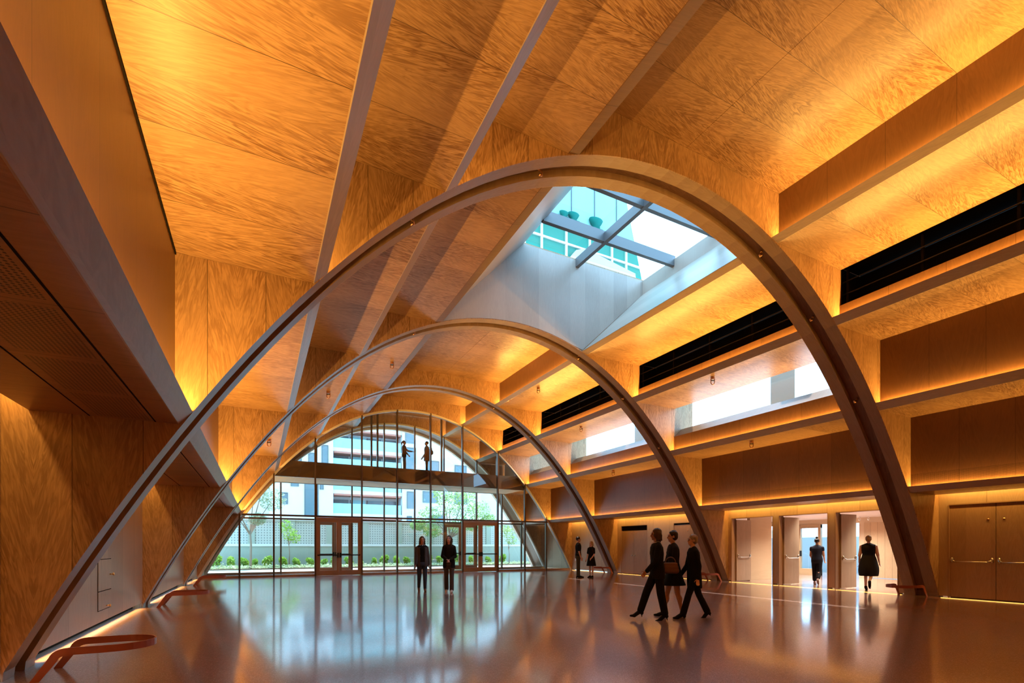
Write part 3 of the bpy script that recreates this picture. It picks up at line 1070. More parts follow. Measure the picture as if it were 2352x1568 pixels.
def breeze():
    m, nt, b, out = new_mat('breeze_block')
    k = NT(nt)
    x, y, z = coords(k)
    fx = k.math('ABSOLUTE', k.math('SUBTRACT', k.math('FRACT', k.math('DIVIDE', x, 0.17)), 0.5))
    fz = k.math('ABSOLUTE', k.math('SUBTRACT', k.math('FRACT', k.math('DIVIDE', z, 0.17)), 0.5))
    hole = k.math('LESS_THAN', k.math('MAXIMUM', fx, fz), 0.19)
    c = k.mix(hole, (0.56, 0.58, 0.54), (0.20, 0.24, 0.24))
    k.link(c, b.inputs['Base Color'])
    b.inputs['Roughness'].default_value = 0.9
    return m


M['breeze'] = breeze()
M['wallgreen'] = plain('grey_green_wall', (0.42, 0.47, 0.40), 0.9, spec=0.2)
base = Vector((10, 40.1, 0)) * S
root = empty('garden_wall', base)
tag(root, 'pale garden wall with pierced block panels beyond the glass facade', 'wall')
MB().box(-40, 60, 40.0, 40.25, 0, 1.55).build('plinth', M['wallgreen'], root, S, base=base)
MB().box(-40, 60, 39.95, 40.3, 1.55, 1.72).build('ledge', M['white'], root, S, base=base)
pl = MB()
x = -40.0
while x < 60:
    MB().box(x, x + 2.2, 40.05, 40.2, 1.72, 3.45).build('block_panel', M['breeze'], root, S, base=base)
    pl.box(x + 2.2, x + 2.65, 39.98, 40.27, 1.72, 3.45)
    x += 2.65
pl.build('pier', M['wallgreen'], root, S, base=base)['kind'] = 'stuff'
MB().box(-40, 60, 39.93, 40.32, 3.45, 3.62).build('coping', M['white'], root, S, base=base)

# greenery
rng = random.Random(7)


def leaf_mat(name, a, b):
    m, nt, bs, out = new_mat(name)
    k = NT(nt)
    oi = k.n('ShaderNodeNewGeometry')
    c = k.mix(oi.outputs['Random Per Island'], a, b)
    k.link(c, bs.inputs['Base Color'])
    bs.inputs['Roughness'].default_value = 0.5
    tl = k.n('ShaderNodeBsdfTranslucent')
    k.link(c, tl.inputs[0])
    mx = k.n('ShaderNodeMixShader')
    mx.inputs[0].default_value = 0.4
    k.link(bs.outputs[0], mx.inputs[1])
    k.link(tl.outputs[0], mx.inputs[2])
    k.link(mx.outputs[0], out.inputs[0])
    return m


M['leaf'] = leaf_mat('shrub_leaf', (0.20, 0.42, 0.06), (0.42, 0.62, 0.12))
M['leaf2'] = leaf_mat('tree_leaf', (0.22, 0.38, 0.12), (0.46, 0.60, 0.24))
M['leaf3'] = leaf_mat('pale_tree_leaf', (0.30, 0.42, 0.28), (0.52, 0.60, 0.44))
M['leaf4'] = leaf_mat('groundcover_leaf', (0.38, 0.50, 0.26), (0.66, 0.74, 0.48))
M['bark'] = plain('bark', (0.30, 0.24, 0.18), 0.9)


def leaves(n, spots, size, aspect=0.45):
    m = MB()
    for _ in range(n):
        c, r = spots[rng.randrange(len(spots))]
        while True:
            o = Vector((rng.uniform(-1, 1), rng.uniform(-1, 1), rng.uniform(-1, 1)))
            if 0.3 < o.length < 1:
                break
        p = Vector(c) + Vector((o.x * r[0], o.y * r[1], o.z * r[2]))
        d = Vector((rng.gauss(0, 1), rng.gauss(0, 1), rng.gauss(0.2, 0.8))).normalized()
        w = d.orthogonal().normalized()
        w = (w * cos(rng.uniform(0, 6.3)) + d.cross(w) * sin(rng.uniform(0, 6.3))).normalized()
        L = size * rng.uniform(0.7, 1.3)
        m.add([p - d * L / 2, p + w * L * aspect / 2, p + d * L / 2, p - w * L * aspect / 2], [(0, 1, 2, 3)])
    return m


SHR = [(-2.57, 'first'), (-1.69, ''), (-0.91, ''), (-0.25, ''), (0.55, ''), (1.52, ''), (2.36, ''), (4.26, ''), (5.02, ''), (5.94, ''),
       (7.86, ''), (8.68, ''), (9.5, ''), (10.38, ''), (11.2, ''), (12.1, ''), (13.06, ''), (13.7, ''), (14.4, ''), (15.1, ''), (3.3, ''), (6.8, ''), (-3.3, ''), (15.92, ''), (17.31, ''), (18.8, '')]
shrub = None
for i, (u, _) in enumerate(SHR):
    c = Vector((u, 38.6 + 0.2 * ((i * 7) % 3 - 1), 0.06)) * S
    if shrub is None:
        shrub = r = empty('green_shrub', c)
        leaves(420, [((0, 0, 0.45), (0.34, 0.3, 0.34)), ((0.12, 0, 0.6), (0.25, 0.2, 0.25)), ((-0.14, 0, 0.35), (0.25, 0.25, 0.25))], 0.17, 0.5).build('foliage', M['leaf'], r, 1)
        st = MB()
        for q in range(5):
            a = q * 1.256
            st.tube([(0, 0, 0), (0.12 * cos(a), 0.12 * sin(a), 0.3), (0.2 * cos(a), 0.2 * sin(a), 0.55)], 0.012, 6)
        st.build('stem', M['bark'], r, 1)
    else:
        r = copy_tree(shrub)
        r.location = c
        sc = 0.66 + 0.3 * ((i * 5) % 7) / 7
        r.scale = (sc, sc, sc)
        r.rotation_euler = (0, 0, i * 1.7)
    tag(r, 'bright green leafy shrub in the planting bed below the garden wall', 'shrub', 'shrubs along the garden wall')
gm = MB()
for _ in range(5200):
    p = Vector((rng.uniform(-5, 24), rng.uniform(37.25, 38.3), 0.06 + abs(rng.gauss(0, 0.08)))) * S
    d = Vector((rng.gauss(0, 1), rng.gauss(0, 1), abs(rng.gauss(0.4, 0.5)))).normalized()
    w = d.orthogonal().normalized()
    L = rng.uniform(0.08, 0.18)
    gm.add([p, p + d * L / 2 + w * L * 0.25, p + d * L, p + d * L / 2 - w * L * 0.25], [(0, 1, 2, 3)])
tag(gm.build('groundcover', M['leaf4'], None, 1), 'low pale groundcover along the front of the planting bed', 'groundcover', None, 'stuff')


def tree(u, v, h, crown, n, mat, label, trunk_r=0.08, leaf=0.2):
    c = Vector((u, v, 0.05)) * S
    r = empty('garden_tree', c)
    tag(r, label, 'tree', 'trees in the garden')
    t = MB()
    t.tube([(0, 0, 0), (0.03, 0, h * 0.3), (-0.02, 0.02, h * 0.5)], [trunk_r, trunk_r * 0.8, trunk_r * 0.65], 10)
    for (cx, cy, cz), rr in crown:
        t.tube([(-0.02, 0.02, h * 0.45), (cx * 0.5, cy * 0.5, (h * 0.45 + cz) / 2 + 0.1), (cx, cy, cz)], [trunk_r * 0.6, trunk_r * 0.35, trunk_r * 0.15], 7)
    t.build('trunk', M['bark'], r, 1, True)
    leaves(n, crown, leaf).build('foliage', mat, r, 1)
    return r


tree(-0.5, 37.4, 4.6, [((-1.2, 0, 4.4), (0.8, 0.7, 0.8)), ((0.2, 0.2, 5.0), (1.0, 0.8, 0.9)), ((1.2, 0, 4.2), (0.8, 0.7, 0.7)), ((0.9, 0.1, 5.8), (0.8, 0.7, 0.7)), ((0.4, 0, 3.0), (0.5, 0.5, 0.4)), ((-0.9, 0, 3.2), (0.5, 0.5, 0.5))],
     3400, M['leaf3'], 'slender pale tree at the left end of the garden, seen through the facade', 0.08, 0.16)
tree(1.9, 38.4, 3.2, [((0, 0, 2.2), (0.5, 0.5, 0.5)), ((0.3, 0, 1.9), (0.4, 0.4, 0.35)), ((-0.2, 0, 2.7), (0.4, 0.4, 0.4))], 380, M['leaf'], 'small light green tree left of the facade doors', 0.04, 0.16)
tree(14.0, 38.6, 4.4, [((-1.6, 0, 3.6), (0.9, 0.8, 0.7)), ((0, 0.2, 4.4), (1.1, 0.9, 0.9)), ((1.4, 0, 4.0), (1.1, 0.9, 0.9)), ((2.6, 0.3, 4.2), (0.8, 0.7, 0.7)), ((0.6, 0, 2.9), (1.0, 0.8, 0.6)), ((-1.4, 0, 2.5), (0.7, 0.6, 0.5)), ((2.0, 0, 3.0), (0.7, 0.6, 0.5)), ((-0.6, 0, 5.3), (0.8, 0.7, 0.7)), ((1.2, 0.2, 5.2), (1.0, 0.8, 0.6)), ((-2.4, 0.2, 2.9), (0.6, 0.5, 0.4)), ((3.2, 0.2, 3.4), (0.7, 0.6, 0.5))],
     5200, M['leaf2'], 'broad green tree behind the right facade doors', 0.09, 0.17)
tree(18.9, 37.6, 2.4, [((0, 0, 2.3), (0.55, 0.5, 0.5)), ((0.2, 0, 1.8), (0.45, 0.4, 0.35)), ((-0.3, 0, 2.7), (0.4, 0.4, 0.35))], 420, M['leaf2'], 'young staked tree at the right end of the garden', 0.035, 0.15)

# apartment blocks across the street
M['bldg'] = plain('white_apartment_wall', (0.62, 0.65, 0.66), 0.8, spec=0.2)
M['bwin'] = plain('apartment_window', (0.10, 0.17, 0.20), 0.15, 0.0, 0.6)
M['bteal'] = plain('teal_balcony_glass', (0.30, 0.62, 0.66), 0.2, 0.0, 0.5)
M['bred'] = plain('red_brown_soffit', (0.42, 0.16, 0.12), 0.7)
M['bgrey'] = plain('grey_window_frame', (0.08, 0.09, 0.10), 0.5)
bw = Vector((11, 62, 0)) * S
root = empty('apartment_building', bw)
tag(root, 'white apartment building with teal balcony glass seen through the upper facade', 'building')
for a, b, v0_, h in ((-14, 1.0, 64, 11), (1.0, 7.6, 60, 22), (7.6, 15.6, 62.2, 22), (15.6, 26, 60, 24), (26, 42, 63, 19)):
    MB().box(a, b, v0_, v0_ + 8, 0, h).build('wall', M['bldg'], root, S, base=bw)
for z in (2.6, 5.4, 8.1, 10.6, 13.0, 15.6, 18.2):
    MB().box(7.6, 15.6, 60.3, 62.3, z - 0.42, z).build('balcony_slab', M['bldg'], root, S, base=bw)
    MB().box(7.7, 15.5, 60.28, 62.2, z - 0.62, z - 0.42).build('balcony_soffit', M['bred'], root, S, base=bw)
    MB().box(7.65, 15.5, 60.32, 60.40, z, z + 1.15).build('railing', M['bteal'], root, S, base=bw)
    for k in range(4):
        a = 7.9 + 1.95 * k
        w = MB().box(a, a + 1.7, 62.12, 62.25, z + 0.1, z + 1.75).build('window', M['bwin'] if k != 1 else M['bteal'], root, S, base=bw)
        MB().box(a - 0.04, a + 0.04, 62.05, 62.2, z + 0.1, z + 1.75).build('mullion', M['bgrey'], w, S, base=bw)
WN = [(4.6, 5.95, 4.9, 8.7), (3.2, 3.9, 8.2, 8.9), (5.0, 5.6, 10.4, 12.0), (6.4, 7.0, 10.9, 13.0), (6.2, 6.5, 8.0, 9.0), (2.2, 2.8, 6.2, 7.4), (3.3, 4.2, 10.3, 11.6),
      (18.2, 20.0, 7.0, 8.35), (16.2, 17.0, 6.2, 8.2), (22.4, 23.9, 10.6, 11.9), (16.0, 17.2, 11.0, 13.6), (18.6, 20.2, 11.0, 12.2), (16.2, 16.7, 4.4, 5.2), (24.4, 25.0, 9.6, 10.6),
      (16.0, 17.0, 14.2, 15.6), (19.0, 21.0, 4.2, 5.4), (22.4, 24.0, 7.0, 8.2)]
for a, b, z0, z1 in WN:
    w = MB().box(a, b, 59.93, 60.05, z0, z1).build('window', M['bwin'], root, S, base=bw)
    MB().box(a - 0.06, b + 0.06, 59.90, 59.96, z1, z1 + 0.08).box(a - 0.06, a, 59.90, 59.96, z0, z1).box(b, b + 0.06, 59.90, 59.96, z0, z1).build('frame', M['bgrey'], w, S, base=bw)

# tower above the skylight
M['t1'] = plain('pale_teal_cladding', (0.25, 0.47, 0.44), 0.6, spec=0.1)
M['t2'] = plain('teal_cladding', (0.035, 0.21, 0.155), 0.6, spec=0.1)
M['t3'] = plain('dark_teal_seat', (0.0, 0.13, 0.105), 0.6, spec=0.1)
tb = Vector((14, 24, 12)) * S
root = empty('glass_tower', tb)
tag(root, 'teal glass tower seen through the skylight', 'building')
re_ = lambda z: 18.3 - (z - 21.6) * 0.27


def tower_panel(name, mat, z0, z1, ua, ub, v=22.0, d=0.2):
    """upright panel; ub None follows the slanting right edge"""
    r0 = re_(z0) if ub is None else ub
    r1 = re_(z1) if ub is None else ub
    m = MB().prism([(ua, z0), (r0, z0), (r1, z1), (ua, z1)], v, v + d)
    return m.build(name, mat, root, S, base=tb)


tower_panel('upper_glazing', M['t1'], 18.55, 44, 4, None)
tower_panel('middle_glazing', M['t2'], 17.45, 18.55, 4, None)
tower_panel('lower_glazing', M['t2'], 13.0, 17.45, 4, None)
MB().prism([(14.2, 12.7), (19.3, 12.7), (18.9, 16.9), (15.5, 17.38), (14.9, 17.15), (14.3, 16.4)], 21.75, 21.9).build('white_parapet', plain('frosted_parapet', (0.42, 0.44, 0.44), 0.6), root, S, base=tb)
for u in (12.75, 14.75, 16.25, 17.75):
    MB().box(u - 0.02, u + 0.02, 21.96, 22.0, 18.6, 30).build('glazing_joint', M['bgrey'], root, S, base=tb)
for u in (11.9, 12.9, 14.4, 15.9, 17.4, 18.4):
    MB().box(u - 0.05, u + 0.05, 21.90, 22.0, 12.7, 18.5).build('white_mullion', M['white'], root, S, base=tb)
for z in (17.45, 16.4, 18.5):
    MB().box(6, re_(z), 21.92, 22.0, z - 0.05, z + 0.05).build('white_transom', M['white'], root, S, base=tb)
MB().box(12, 20.5, 11.0, 24, 30, 33).build('sun_blocker', M['white'], root, S, base=tb)  # unseen slab added to keep direct sun out of the skylight
MB().box(4, 12.0, 22.2, 26, 12.6, 44).build('tower_core', M['white'], root, S, base=tb)
for u, s_, lb in ((14.2, 0.6, 'left dark teal bucket seat behind the skylight glass'), (14.8, 0.75, 'middle dark teal bucket seat behind the skylight glass'), (16.25, 0.95, 'right dark teal bucket seat behind the skylight glass')):
    c = Vector((u, 21.86, 18.62)) * S
    r = empty('bucket_seat', c)
    tag(r, lb, 'seat')
    MB().loft([((0, 0, 0.0), 0.22 * s_, 0.2 * s_), ((0, 0, 0.25 * s_), 0.2 * s_, 0.2 * s_), ((0, 0, 0.32 * s_), 0.3 * s_, 0.22 * s_), ((0, 0, 0.52 * s_), 0.42 * s_, 0.22 * s_), ((0, 0, 0.56 * s_), 0.40 * s_, 0.2 * s_)], 16).build('shell', M['t3'], r, 1, True)
    MB().box(-0.3 * s_, 0.3 * s_, -0.2, 0.2, -0.06, 0.0).build('base', M['t3'], r, 1)
tower_panel('balcony_ledge', M['t2'], 18.40, 18.56, 4, 18.9, 21.75, 0.3)


# ------------------------------------------------------------------ people
def fuse(mb, name, mat, parent, voxel=0.009, it=5):
    """merge overlapping closed shapes into one continuous, smoothed surface"""
    me = bpy.data.meshes.new(name)
    me.from_pydata([tuple(p) for p in mb.v], [], mb.f)
    tmp = bpy.data.objects.new(name, me)
    COL.objects.link(tmp)
    rm = tmp.modifiers.new('remesh', 'REMESH')
    rm.mode = 'VOXEL'
    rm.voxel_size = voxel
    sm = tmp.modifiers.new('smooth', 'SMOOTH')
    sm.factor, sm.iterations = 0.5, it
    dg = bpy.context.evaluated_depsgraph_get()
    out = bpy.data.meshes.new_from_object(tmp.evaluated_get(dg))
    bpy.data.objects.remove(tmp)
    out.name = name
    out.materials.clear()
    out.materials.append(mat)
    out.polygons.foreach_set('use_smooth', [True] * len(out.polygons))
    o = bpy.data.objects.new(name, out)
    COL.objects.link(o)
    o.parent = parent
    return o


M['skin_a'] = plain('skin_light', (0.62, 0.36, 0.25), 0.5)
M['skin_b'] = plain('skin_tan', (0.45, 0.24, 0.15), 0.5)
M['skin_c'] = plain('skin_fair', (0.70, 0.45, 0.33), 0.5)
M['hair_dark'] = plain('dark_hair', (0.018, 0.012, 0.009), 0.4)
M['hair_brown'] = plain('brown_hair', (0.05, 0.028, 0.016), 0.45)
M['hair_blond'] = plain('blond_hair', (0.46, 0.30, 0.13), 0.5)
M['hair_grey'] = plain('grey_blond_hair', (0.34, 0.30, 0.25), 0.5)
M['c_black'] = plain('black_cloth', (0.009, 0.009, 0.010), 0.85, spec=0.2)
M['c_black2'] = plain('soft_black_cloth', (0.016, 0.015, 0.017), 0.85, spec=0.2)
M['c_grey'] = plain('charcoal_cloth', (0.085, 0.076, 0.074), 0.9, spec=0.2)
M['c_jean'] = plain('blue_denim', (0.055, 0.085, 0.14), 0.9, spec=0.2)
M['c_olive'] = plain('olive_cloth', (0.06, 0.058, 0.035), 0.9, spec=0.2)
M['c_navy'] = plain('navy_cloth', (0.018, 0.020, 0.032), 0.9, spec=0.2)
M['c_white'] = plain('white_collar_cloth', (0.70, 0.66, 0.62), 0.9)
M['c_waist'] = plain('dark_grey_waist_cloth', (0.06, 0.055, 0.055), 0.9)
M['c_brown'] = plain('brown_leather', (0.16, 0.08, 0.055), 0.55)
M['c_rust'] = plain('rust_cloth', (0.13, 0.055, 0.035), 0.9)
M['eye'] = plain('dark_eye', (0.015, 0.01, 0.01), 0.3)
M['lip'] = plain('lips', (0.36, 0.12, 0.10), 0.5)


def person(loc, face, h, label, hip=(0, 0), knee=(0, 0), sh=(0, 0), ab=(0.12, 0.12), el=(0.2, 0.2), tuck=(0, 0), lean=0.0, yaw=0.0, pitch=0.0,
           skin='skin_a', hair='long', haircol='hair_dark', top='c_black', sleeve='long', bottom='trousers', botcol='c_black', jacket=None, jlen=0.72,
           shoe='c_black', heel=0.0, wide=1.0, hem=0.45, extra=None, collar=None):
    """one figure; angles in radians, (left, right); face = direction looked along in the floor plane"""
    k = h / 1.70
    root = empty('person', loc, math.atan2(-face[0], face[1]))
    tag(root, label, 'person')
    Z = Vector((0, 0, 1))
    pel = Vector((0, 0, 0.93 * k))
    up = Vector((0, sin(lean), cos(lean)))
    chest = pel + up * 0.36 * k
    neck = pel + up * 0.545 * k
    headc = neck + Vector((0, sin(lean) * 0.05, 0.135 * k)) + Vector((0, 0.012, 0))
    J = {}
    low = 9
    for i, s in ((0, -1), (1, 1)):
        hp = pel + Vector((s * 0.085 * k, 0, -0.02 * k))
        a = hip[i]
        kn = hp + Vector((0, sin(a), -cos(a))) * 0.43 * k
        b = a - knee[i]
        an = kn + Vector((0, sin(b), -cos(b))) * 0.40 * k
        J[i] = (hp, kn, an, b)
        low = min(low, an.z - (0.075 * k + heel))
    drop = Vector((0, 0, -low))
    for i in J:
        J[i] = tuple(p + drop if isinstance(p, Vector) else p for p in J[i])
    pel, chest, neck, headc = pel + drop, chest + drop, neck + drop, headc + drop
    body, tops, legs, shoes = MB(), MB(), MB(), MB()
    shw = 0.168 if hair == 'man' else 0.148

    def torso(m, g, z0=-0.06):
        R = []
        for t, rx, ry in ((z0, 0.150, 0.105), (0.02, 0.158, 0.112), (0.12, 0.135, 0.098), (0.20, 0.128, 0.095), (0.32, 0.148, 0.108), (0.42, 0.158, 0.105), (0.48, 0.140, 0.085), (0.525, 0.085, 0.065)):
            R.append((pel + up * t * k, rx * k * wide + g, ry * k * wide + g))
        m.loft(R, 24)
        for s in (-1, 1):
            m.capsule(neck + Vector((s * 0.03 * k, -0.008, -0.035 * k)), 0.046 * k + g, neck + Vector((s * (shw - 0.012) * k * wide, 0, -0.10 * k)), 0.046 * k + g)
    torso(body, -0.004)
    torso(tops, 0.010, -0.02 if bottom != 'dress' else -0.06)
    if top and hair != 'man' and not jacket:
        for s in (-1, 1):
            tops.ball(chest + Vector((s * 0.062 * k, 0.068 * k * wide, -0.005)), 0.058 * k, 0.050 * k, 0.062 * k)
    body.capsule(neck - Z * 0.05 * k, 0.052 * k, headc - Z * 0.05 * k, 0.046 * k)
    # head: skull, jaw, nose, brow, ears
    RH = Matrix.Rotation(yaw, 3, 'Z') @ Matrix.Rotation(pitch, 3, 'X')
    hv = lambda x, y, z: headc + RH @ (Vector((x, y, z)) * k)
    body.ball(hv(0, -0.012, 0.022), 0.072 * k, 0.090 * k, 0.088 * k, 20, 14, RH)
    body.ball(hv(0, 0.024, -0.045), 0.052 * k, 0.060 * k, 0.066 * k, 18, 12, RH)
    body.ball(hv(0, 0.062, -0.090), 0.020 * k, 0.018 * k, 0.016 * k, 10, 8, RH)
    body.capsule(hv(0, 0.080, 0.012), 0.008 * k, hv(0, 0.098, -0.026), 0.013 * k)
    body.ball(hv(0, 0.074, 0.026), 0.046 * k, 0.012 * k, 0.010 * k, 12, 8, RH)
    for s in (-1, 1):
        body.ball(hv(s * 0.074, -0.008, -0.005), 0.010 * k, 0.020 * k, 0.032 * k, 10, 8, RH)
    eyes = MB()
    for s in (-1, 1):
        eyes.ball(hv(s * 0.030, 0.075, 0.006), 0.012 * k, 0.009 * k, 0.008 * k, 10, 8, RH)
        eyes.ball(hv(s * 0.032, 0.080, 0.030), 0.019 * k, 0.007 * k, 0.005 * k, 10, 6, RH)
    # arms and hands
    for i, s in ((0, -1), (1, 1)):
        S0 = neck + Vector((s * shw * k * wide, 0, -0.105 * k))
        d1 = Vector((s * sin(ab[i]), sin(sh[i]) * cos(ab[i]), -cos(sh[i]) * cos(ab[i]))).normalized()
        E0 = S0 + d1 * 0.29 * k
        f = sh[i] + el[i]
        d2 = Vector((s * sin(ab[i]) * 0.5 - s * tuck[i], sin(f), -cos(f))).normalized()
        W0 = E0 + d2 * 0.245 * k
        body.capsule(S0, 0.046 * k * wide, E0, 0.036 * k * wide)
        body.capsule(E0, 0.036 * k, W0, 0.025 * k)
        pw = d2.cross(Vector((1, 0, 0)))
        side = Vector((0, 1, 0)) - d2 * d2.y
        side = side.normalized() if side.length > 0.2 else Vector((-s, 0, 0))
        nrm = d2.cross(side).normalized()
        palm = W0 + d2 * 0.05 * k
        body.capsule(W0, 0.022 * k, W0 + d2 * 0.075 * k, 0.036 * k, flat=(nrm, 0.5))
        for fi, (off, ln) in enumerate(((0.030, 0.068), (0.010, 0.076), (-0.010, 0.071), (-0.029, 0.055))):
            p = W0 + d2 * 0.082 * k + side * off * k
            q = p + (d2 * 0.9 + nrm * 0.25 * s).normalized() * ln * 0.55 * k
            e_ = q + (d2 * 0.6 + nrm * 0.7 * s).normalized() * ln * 0.5 * k
            body.capsule(p, 0.0095 * k, q, 0.009 * k, 8)
            body.capsule(q, 0.009 * k, e_, 0.008 * k, 8)
        p = W0 + d2 * 0.03 * k + side * 0.025 * k
        q = p + (d2 * 0.6 + side * 0.8).normalized() * 0.045 * k
        body.capsule(p, 0.012 * k, q, 0.010 * k, 8)
        body.capsule(q, 0.010 * k, q + (d2 * 0.9 + side * 0.25).normalized() * 0.032 * k, 0.008 * k, 8)
        if sleeve == 'long':
            tops.capsule(S0, 0.056 * k * wide, E0, 0.050 * k * wide)
            tops.capsule(E0, 0.050 * k * wide, W0 - d2 * 0.01, 0.038 * k)
        elif sleeve == 'short':
            tops.capsule(S0, 0.062 * k * wide, S0 + d1 * 0.20 * k, 0.060 * k * wide)
        elif sleeve == 'cap':
            tops.capsule(S0, 0.058 * k * wide, S0 + d1 * 0.07 * k, 0.056 * k * wide)
        J['h%d' % i] = (S0, E0, W0, d2)
    # legs, feet
    for i, s in ((0, -1), (1, 1)):
        hp, kn, an, b = J[i]
        body.capsule(hp, 0.078 * k * wide, kn, 0.052 * k)
        body.capsule(kn, 0.050 * k, an, 0.034 * k)
        cf = kn + (an - kn) * 0.3 + Vector((0, -0.016 * k, 0))
        body.ball(cf, 0.046 * k, 0.046 * k, 0.09 * k)
        fa = min(0.0, b) * 0.9
        fd = Vector((0, cos(fa), sin(fa)))
        fu = Vector((0, -sin(fa), cos(fa)))
        he = an - fu * 0.045 * k - fd * 0.025 * k
        ba = an - fu * (0.052 * k + heel * 0.9) + fd * 0.12 * k
        to = ba + fd * 0.065 * k - fu * 0.003
        for m, g in ((body, 0.0), (shoes, 0.007)):
            m.capsule(an, 0.036 * k + g, he, 0.030 * k + g)
            m.capsule(an - fu * 0.01 * k, 0.034 * k + g, ba, 0.030 * k + g, flat=((1, 0, 0), 1.1))
            m.capsule(ba, 0.029 * k + g, to, 0.021 * k + g, flat=(fu, 0.8))
        if heel:
            shoes.capsule(he - fu * 0.01, 0.014, he - fu * (0.03 * k + heel), 0.008)
        if bottom in ('trousers', 'cropped'):
            w = 0.078 if hem > 0.5 else 0.056
            fr = 0.97 if bottom == 'trousers' else 0.74
            e_ = kn + (an - kn) * fr
            legs.capsule(hp, 0.090 * k * wide, kn, (0.066 if hem < 0.7 else 0.078) * k)
            legs.capsule(kn, (0.066 if hem < 0.7 else 0.078) * k, e_, (0.050 if hem < 0.5 else 0.068) * k)
    if bottom in ('trousers', 'cropped'):
        legs.loft([(pel + up * t * k, rx * k * wide, ry * k * wide) for t, rx, ry in ((-0.12, 0.155, 0.11), (-0.04, 0.166, 0.120), (0.06, 0.158, 0.113), (0.13, 0.142, 0.105))], 24)
    bd = fuse(body, 'body', M[skin], root, 0.0085, 3)
    eyes.build('eyes', M['eye'], bd, 1, True)
    lm = MB()
    lm.ball(hv(0, 0.079, -0.057), 0.022 * k, 0.008 * k, 0.007 * k, 12, 8, RH)
    lm.build('mouth', M['lip'], bd, 1, True)
    if top:
        fuse(tops, 'top', M[top], root, 0.011, 4)
    if bottom in ('trousers', 'cropped'):
        fuse(legs, 'trousers', M[botcol], root, 0.011, 4)
    else:
        zb = hem
        mid = (J[0][1] + J[1][1]) / 2
        sk = [(pel + up * 0.16 * k, 0.138 * k * wide, 0.105 * k * wide), (pel + up * 0.05 * k, 0.170 * k * wide, 0.128 * k * wide), (pel - up * 0.06 * k, 0.190 * k * wide, 0.150 * k * wide)]
        n = 5
        for q in range(1, n + 1):
            z = pel.z - 0.06 * k - (pel.z - 0.06 * k - zb) * q / n
            fl = 1 + (0.30 * q / n if extra != 'balloon' else 0.17 * sin(pi * 0.85 * q / n))
            sk.append(((mid.x * q / n, (pel.y + (mid.y - pel.y) * 0.8 * q / n), z), 0.190 * k * wide * fl, (0.150 + abs(J[0][1].y - J[1][1].y) * 0.30 * q / n) * k * wide * fl))
        m = MB().loft(sk, 28)
        fuse(m, 'skirt', M[botcol], root, 0.012, 3)
    fuse(shoes, 'shoes', M[shoe], root, 0.009, 2)
    if jacket:
        m = MB()
        nk = neck
        R = []
        for t, rx, ry in ((0.50, 0.105, 0.080), (0.44, 0.162, 0.118), (0.32, 0.166, 0.130), (0.18, 0.152, 0.118), (0.02, 0.178, 0.135), (-0.16, 0.188, 0.140), (-0.93 + jlen / k, 0.192, 0.140)):
            R.append((pel + up * t * k, rx * k * wide, ry * k * wide))
        # open front: a C-shaped sheet with thickness
        vs, fs, n = [], [], 28
        for c, rx, ry in R:
            for lay in (1.0, 0.90):
                for j in range(n + 1):
                    q = pi / 2 + radians(24) + (2 * pi - radians(48)) * j / n
                    vs.append((c[0] + rx * lay * cos(q), c[1] + ry * lay * sin(q), c[2]))
        st = 2 * (n + 1)
        for r_ in range(len(R) - 1):
            for j in range(n):
                a = r_ * st + j
                fs += [(a, a + 1, a + st + 1, a + st), (a + n + 1, a + st + n + 1, a + st + n + 2, a + n + 2)]
            for j in (0, n):
                a = r_ * st + j
                fs.append((a, a + n + 1, a + st + n + 1, a + st))
        for r_ in (0, len(R) - 1):
            for j in range(n):
                a = r_ * st + j
                fs.append((a, a + 1, a + n + 2, a + n + 1))
        m.add(vs, fs)
        for i in (0, 1):
            S0, E0, W0, d2 = J['h%d' % i]
            sg = -1 if i == 0 else 1
            m.capsule(neck + Vector((sg * 0.055 * k, -0.01, -0.045 * k)), 0.050 * k, S0, 0.057 * k)
            m.capsule(S0, 0.058 * k, E0, 0.053 * k)
            m.capsule(E0, 0.053 * k, W0 - d2 * 0.01, 0.044 * k)
        fuse(m, 'jacket', M[jacket], root, 0.012, 3)
    # hair
    hm = MB()
    cap = 1.0
    hm.ball(hv(0, -0.024, 0.036), 0.083 * k, 0.094 * k, 0.090 * k, 20, 14, RH)
    if hair in ('long', 'bob'):
        L = -0.20 if hair == 'long' else -0.10
        hm.ball(hv(0, -0.062, L / 2), 0.078 * k, 0.046 * k, (0.085 - L / 2) * k, 18, 12, RH)
        for s in (-1, 1):
            hm.capsule(hv(s * 0.066, -0.01, 0.04), 0.028 * k, hv(s * 0.078, -0.015, L), 0.030 * k)
    if hair == 'bob':
        hm.ball(hv(0, -0.025, 0.0), 0.100 * k, 0.090 * k, 0.10 * k, 18, 12, RH)
    if hair == 'bun':
        hm.ball(hv(0, -0.05, 0.15), 0.040 * k, 0.040 * k, 0.05 * k, 14, 10, RH)
        hm.capsule(hv(0, -0.04, 0.10), 0.045 * k, hv(0, -0.05, 0.13), 0.03 * k)
    if hair == 'ponytail':
        hm.capsule(hv(0, -0.10, 0.05), 0.035 * k, hv(0, -0.145, -0.02), 0.038 * k)
        hm.capsule(hv(0, -0.145, -0.02), 0.038 * k, hv(0, -0.13, -0.11), 0.022 * k)
    if hair == 'short':
        hm.ball(hv(0, -0.04, 0.0), 0.085 * k, 0.075 * k, 0.085 * k, 16, 12, RH)
    hr = random.Random(int(h * 1000) + len(label))
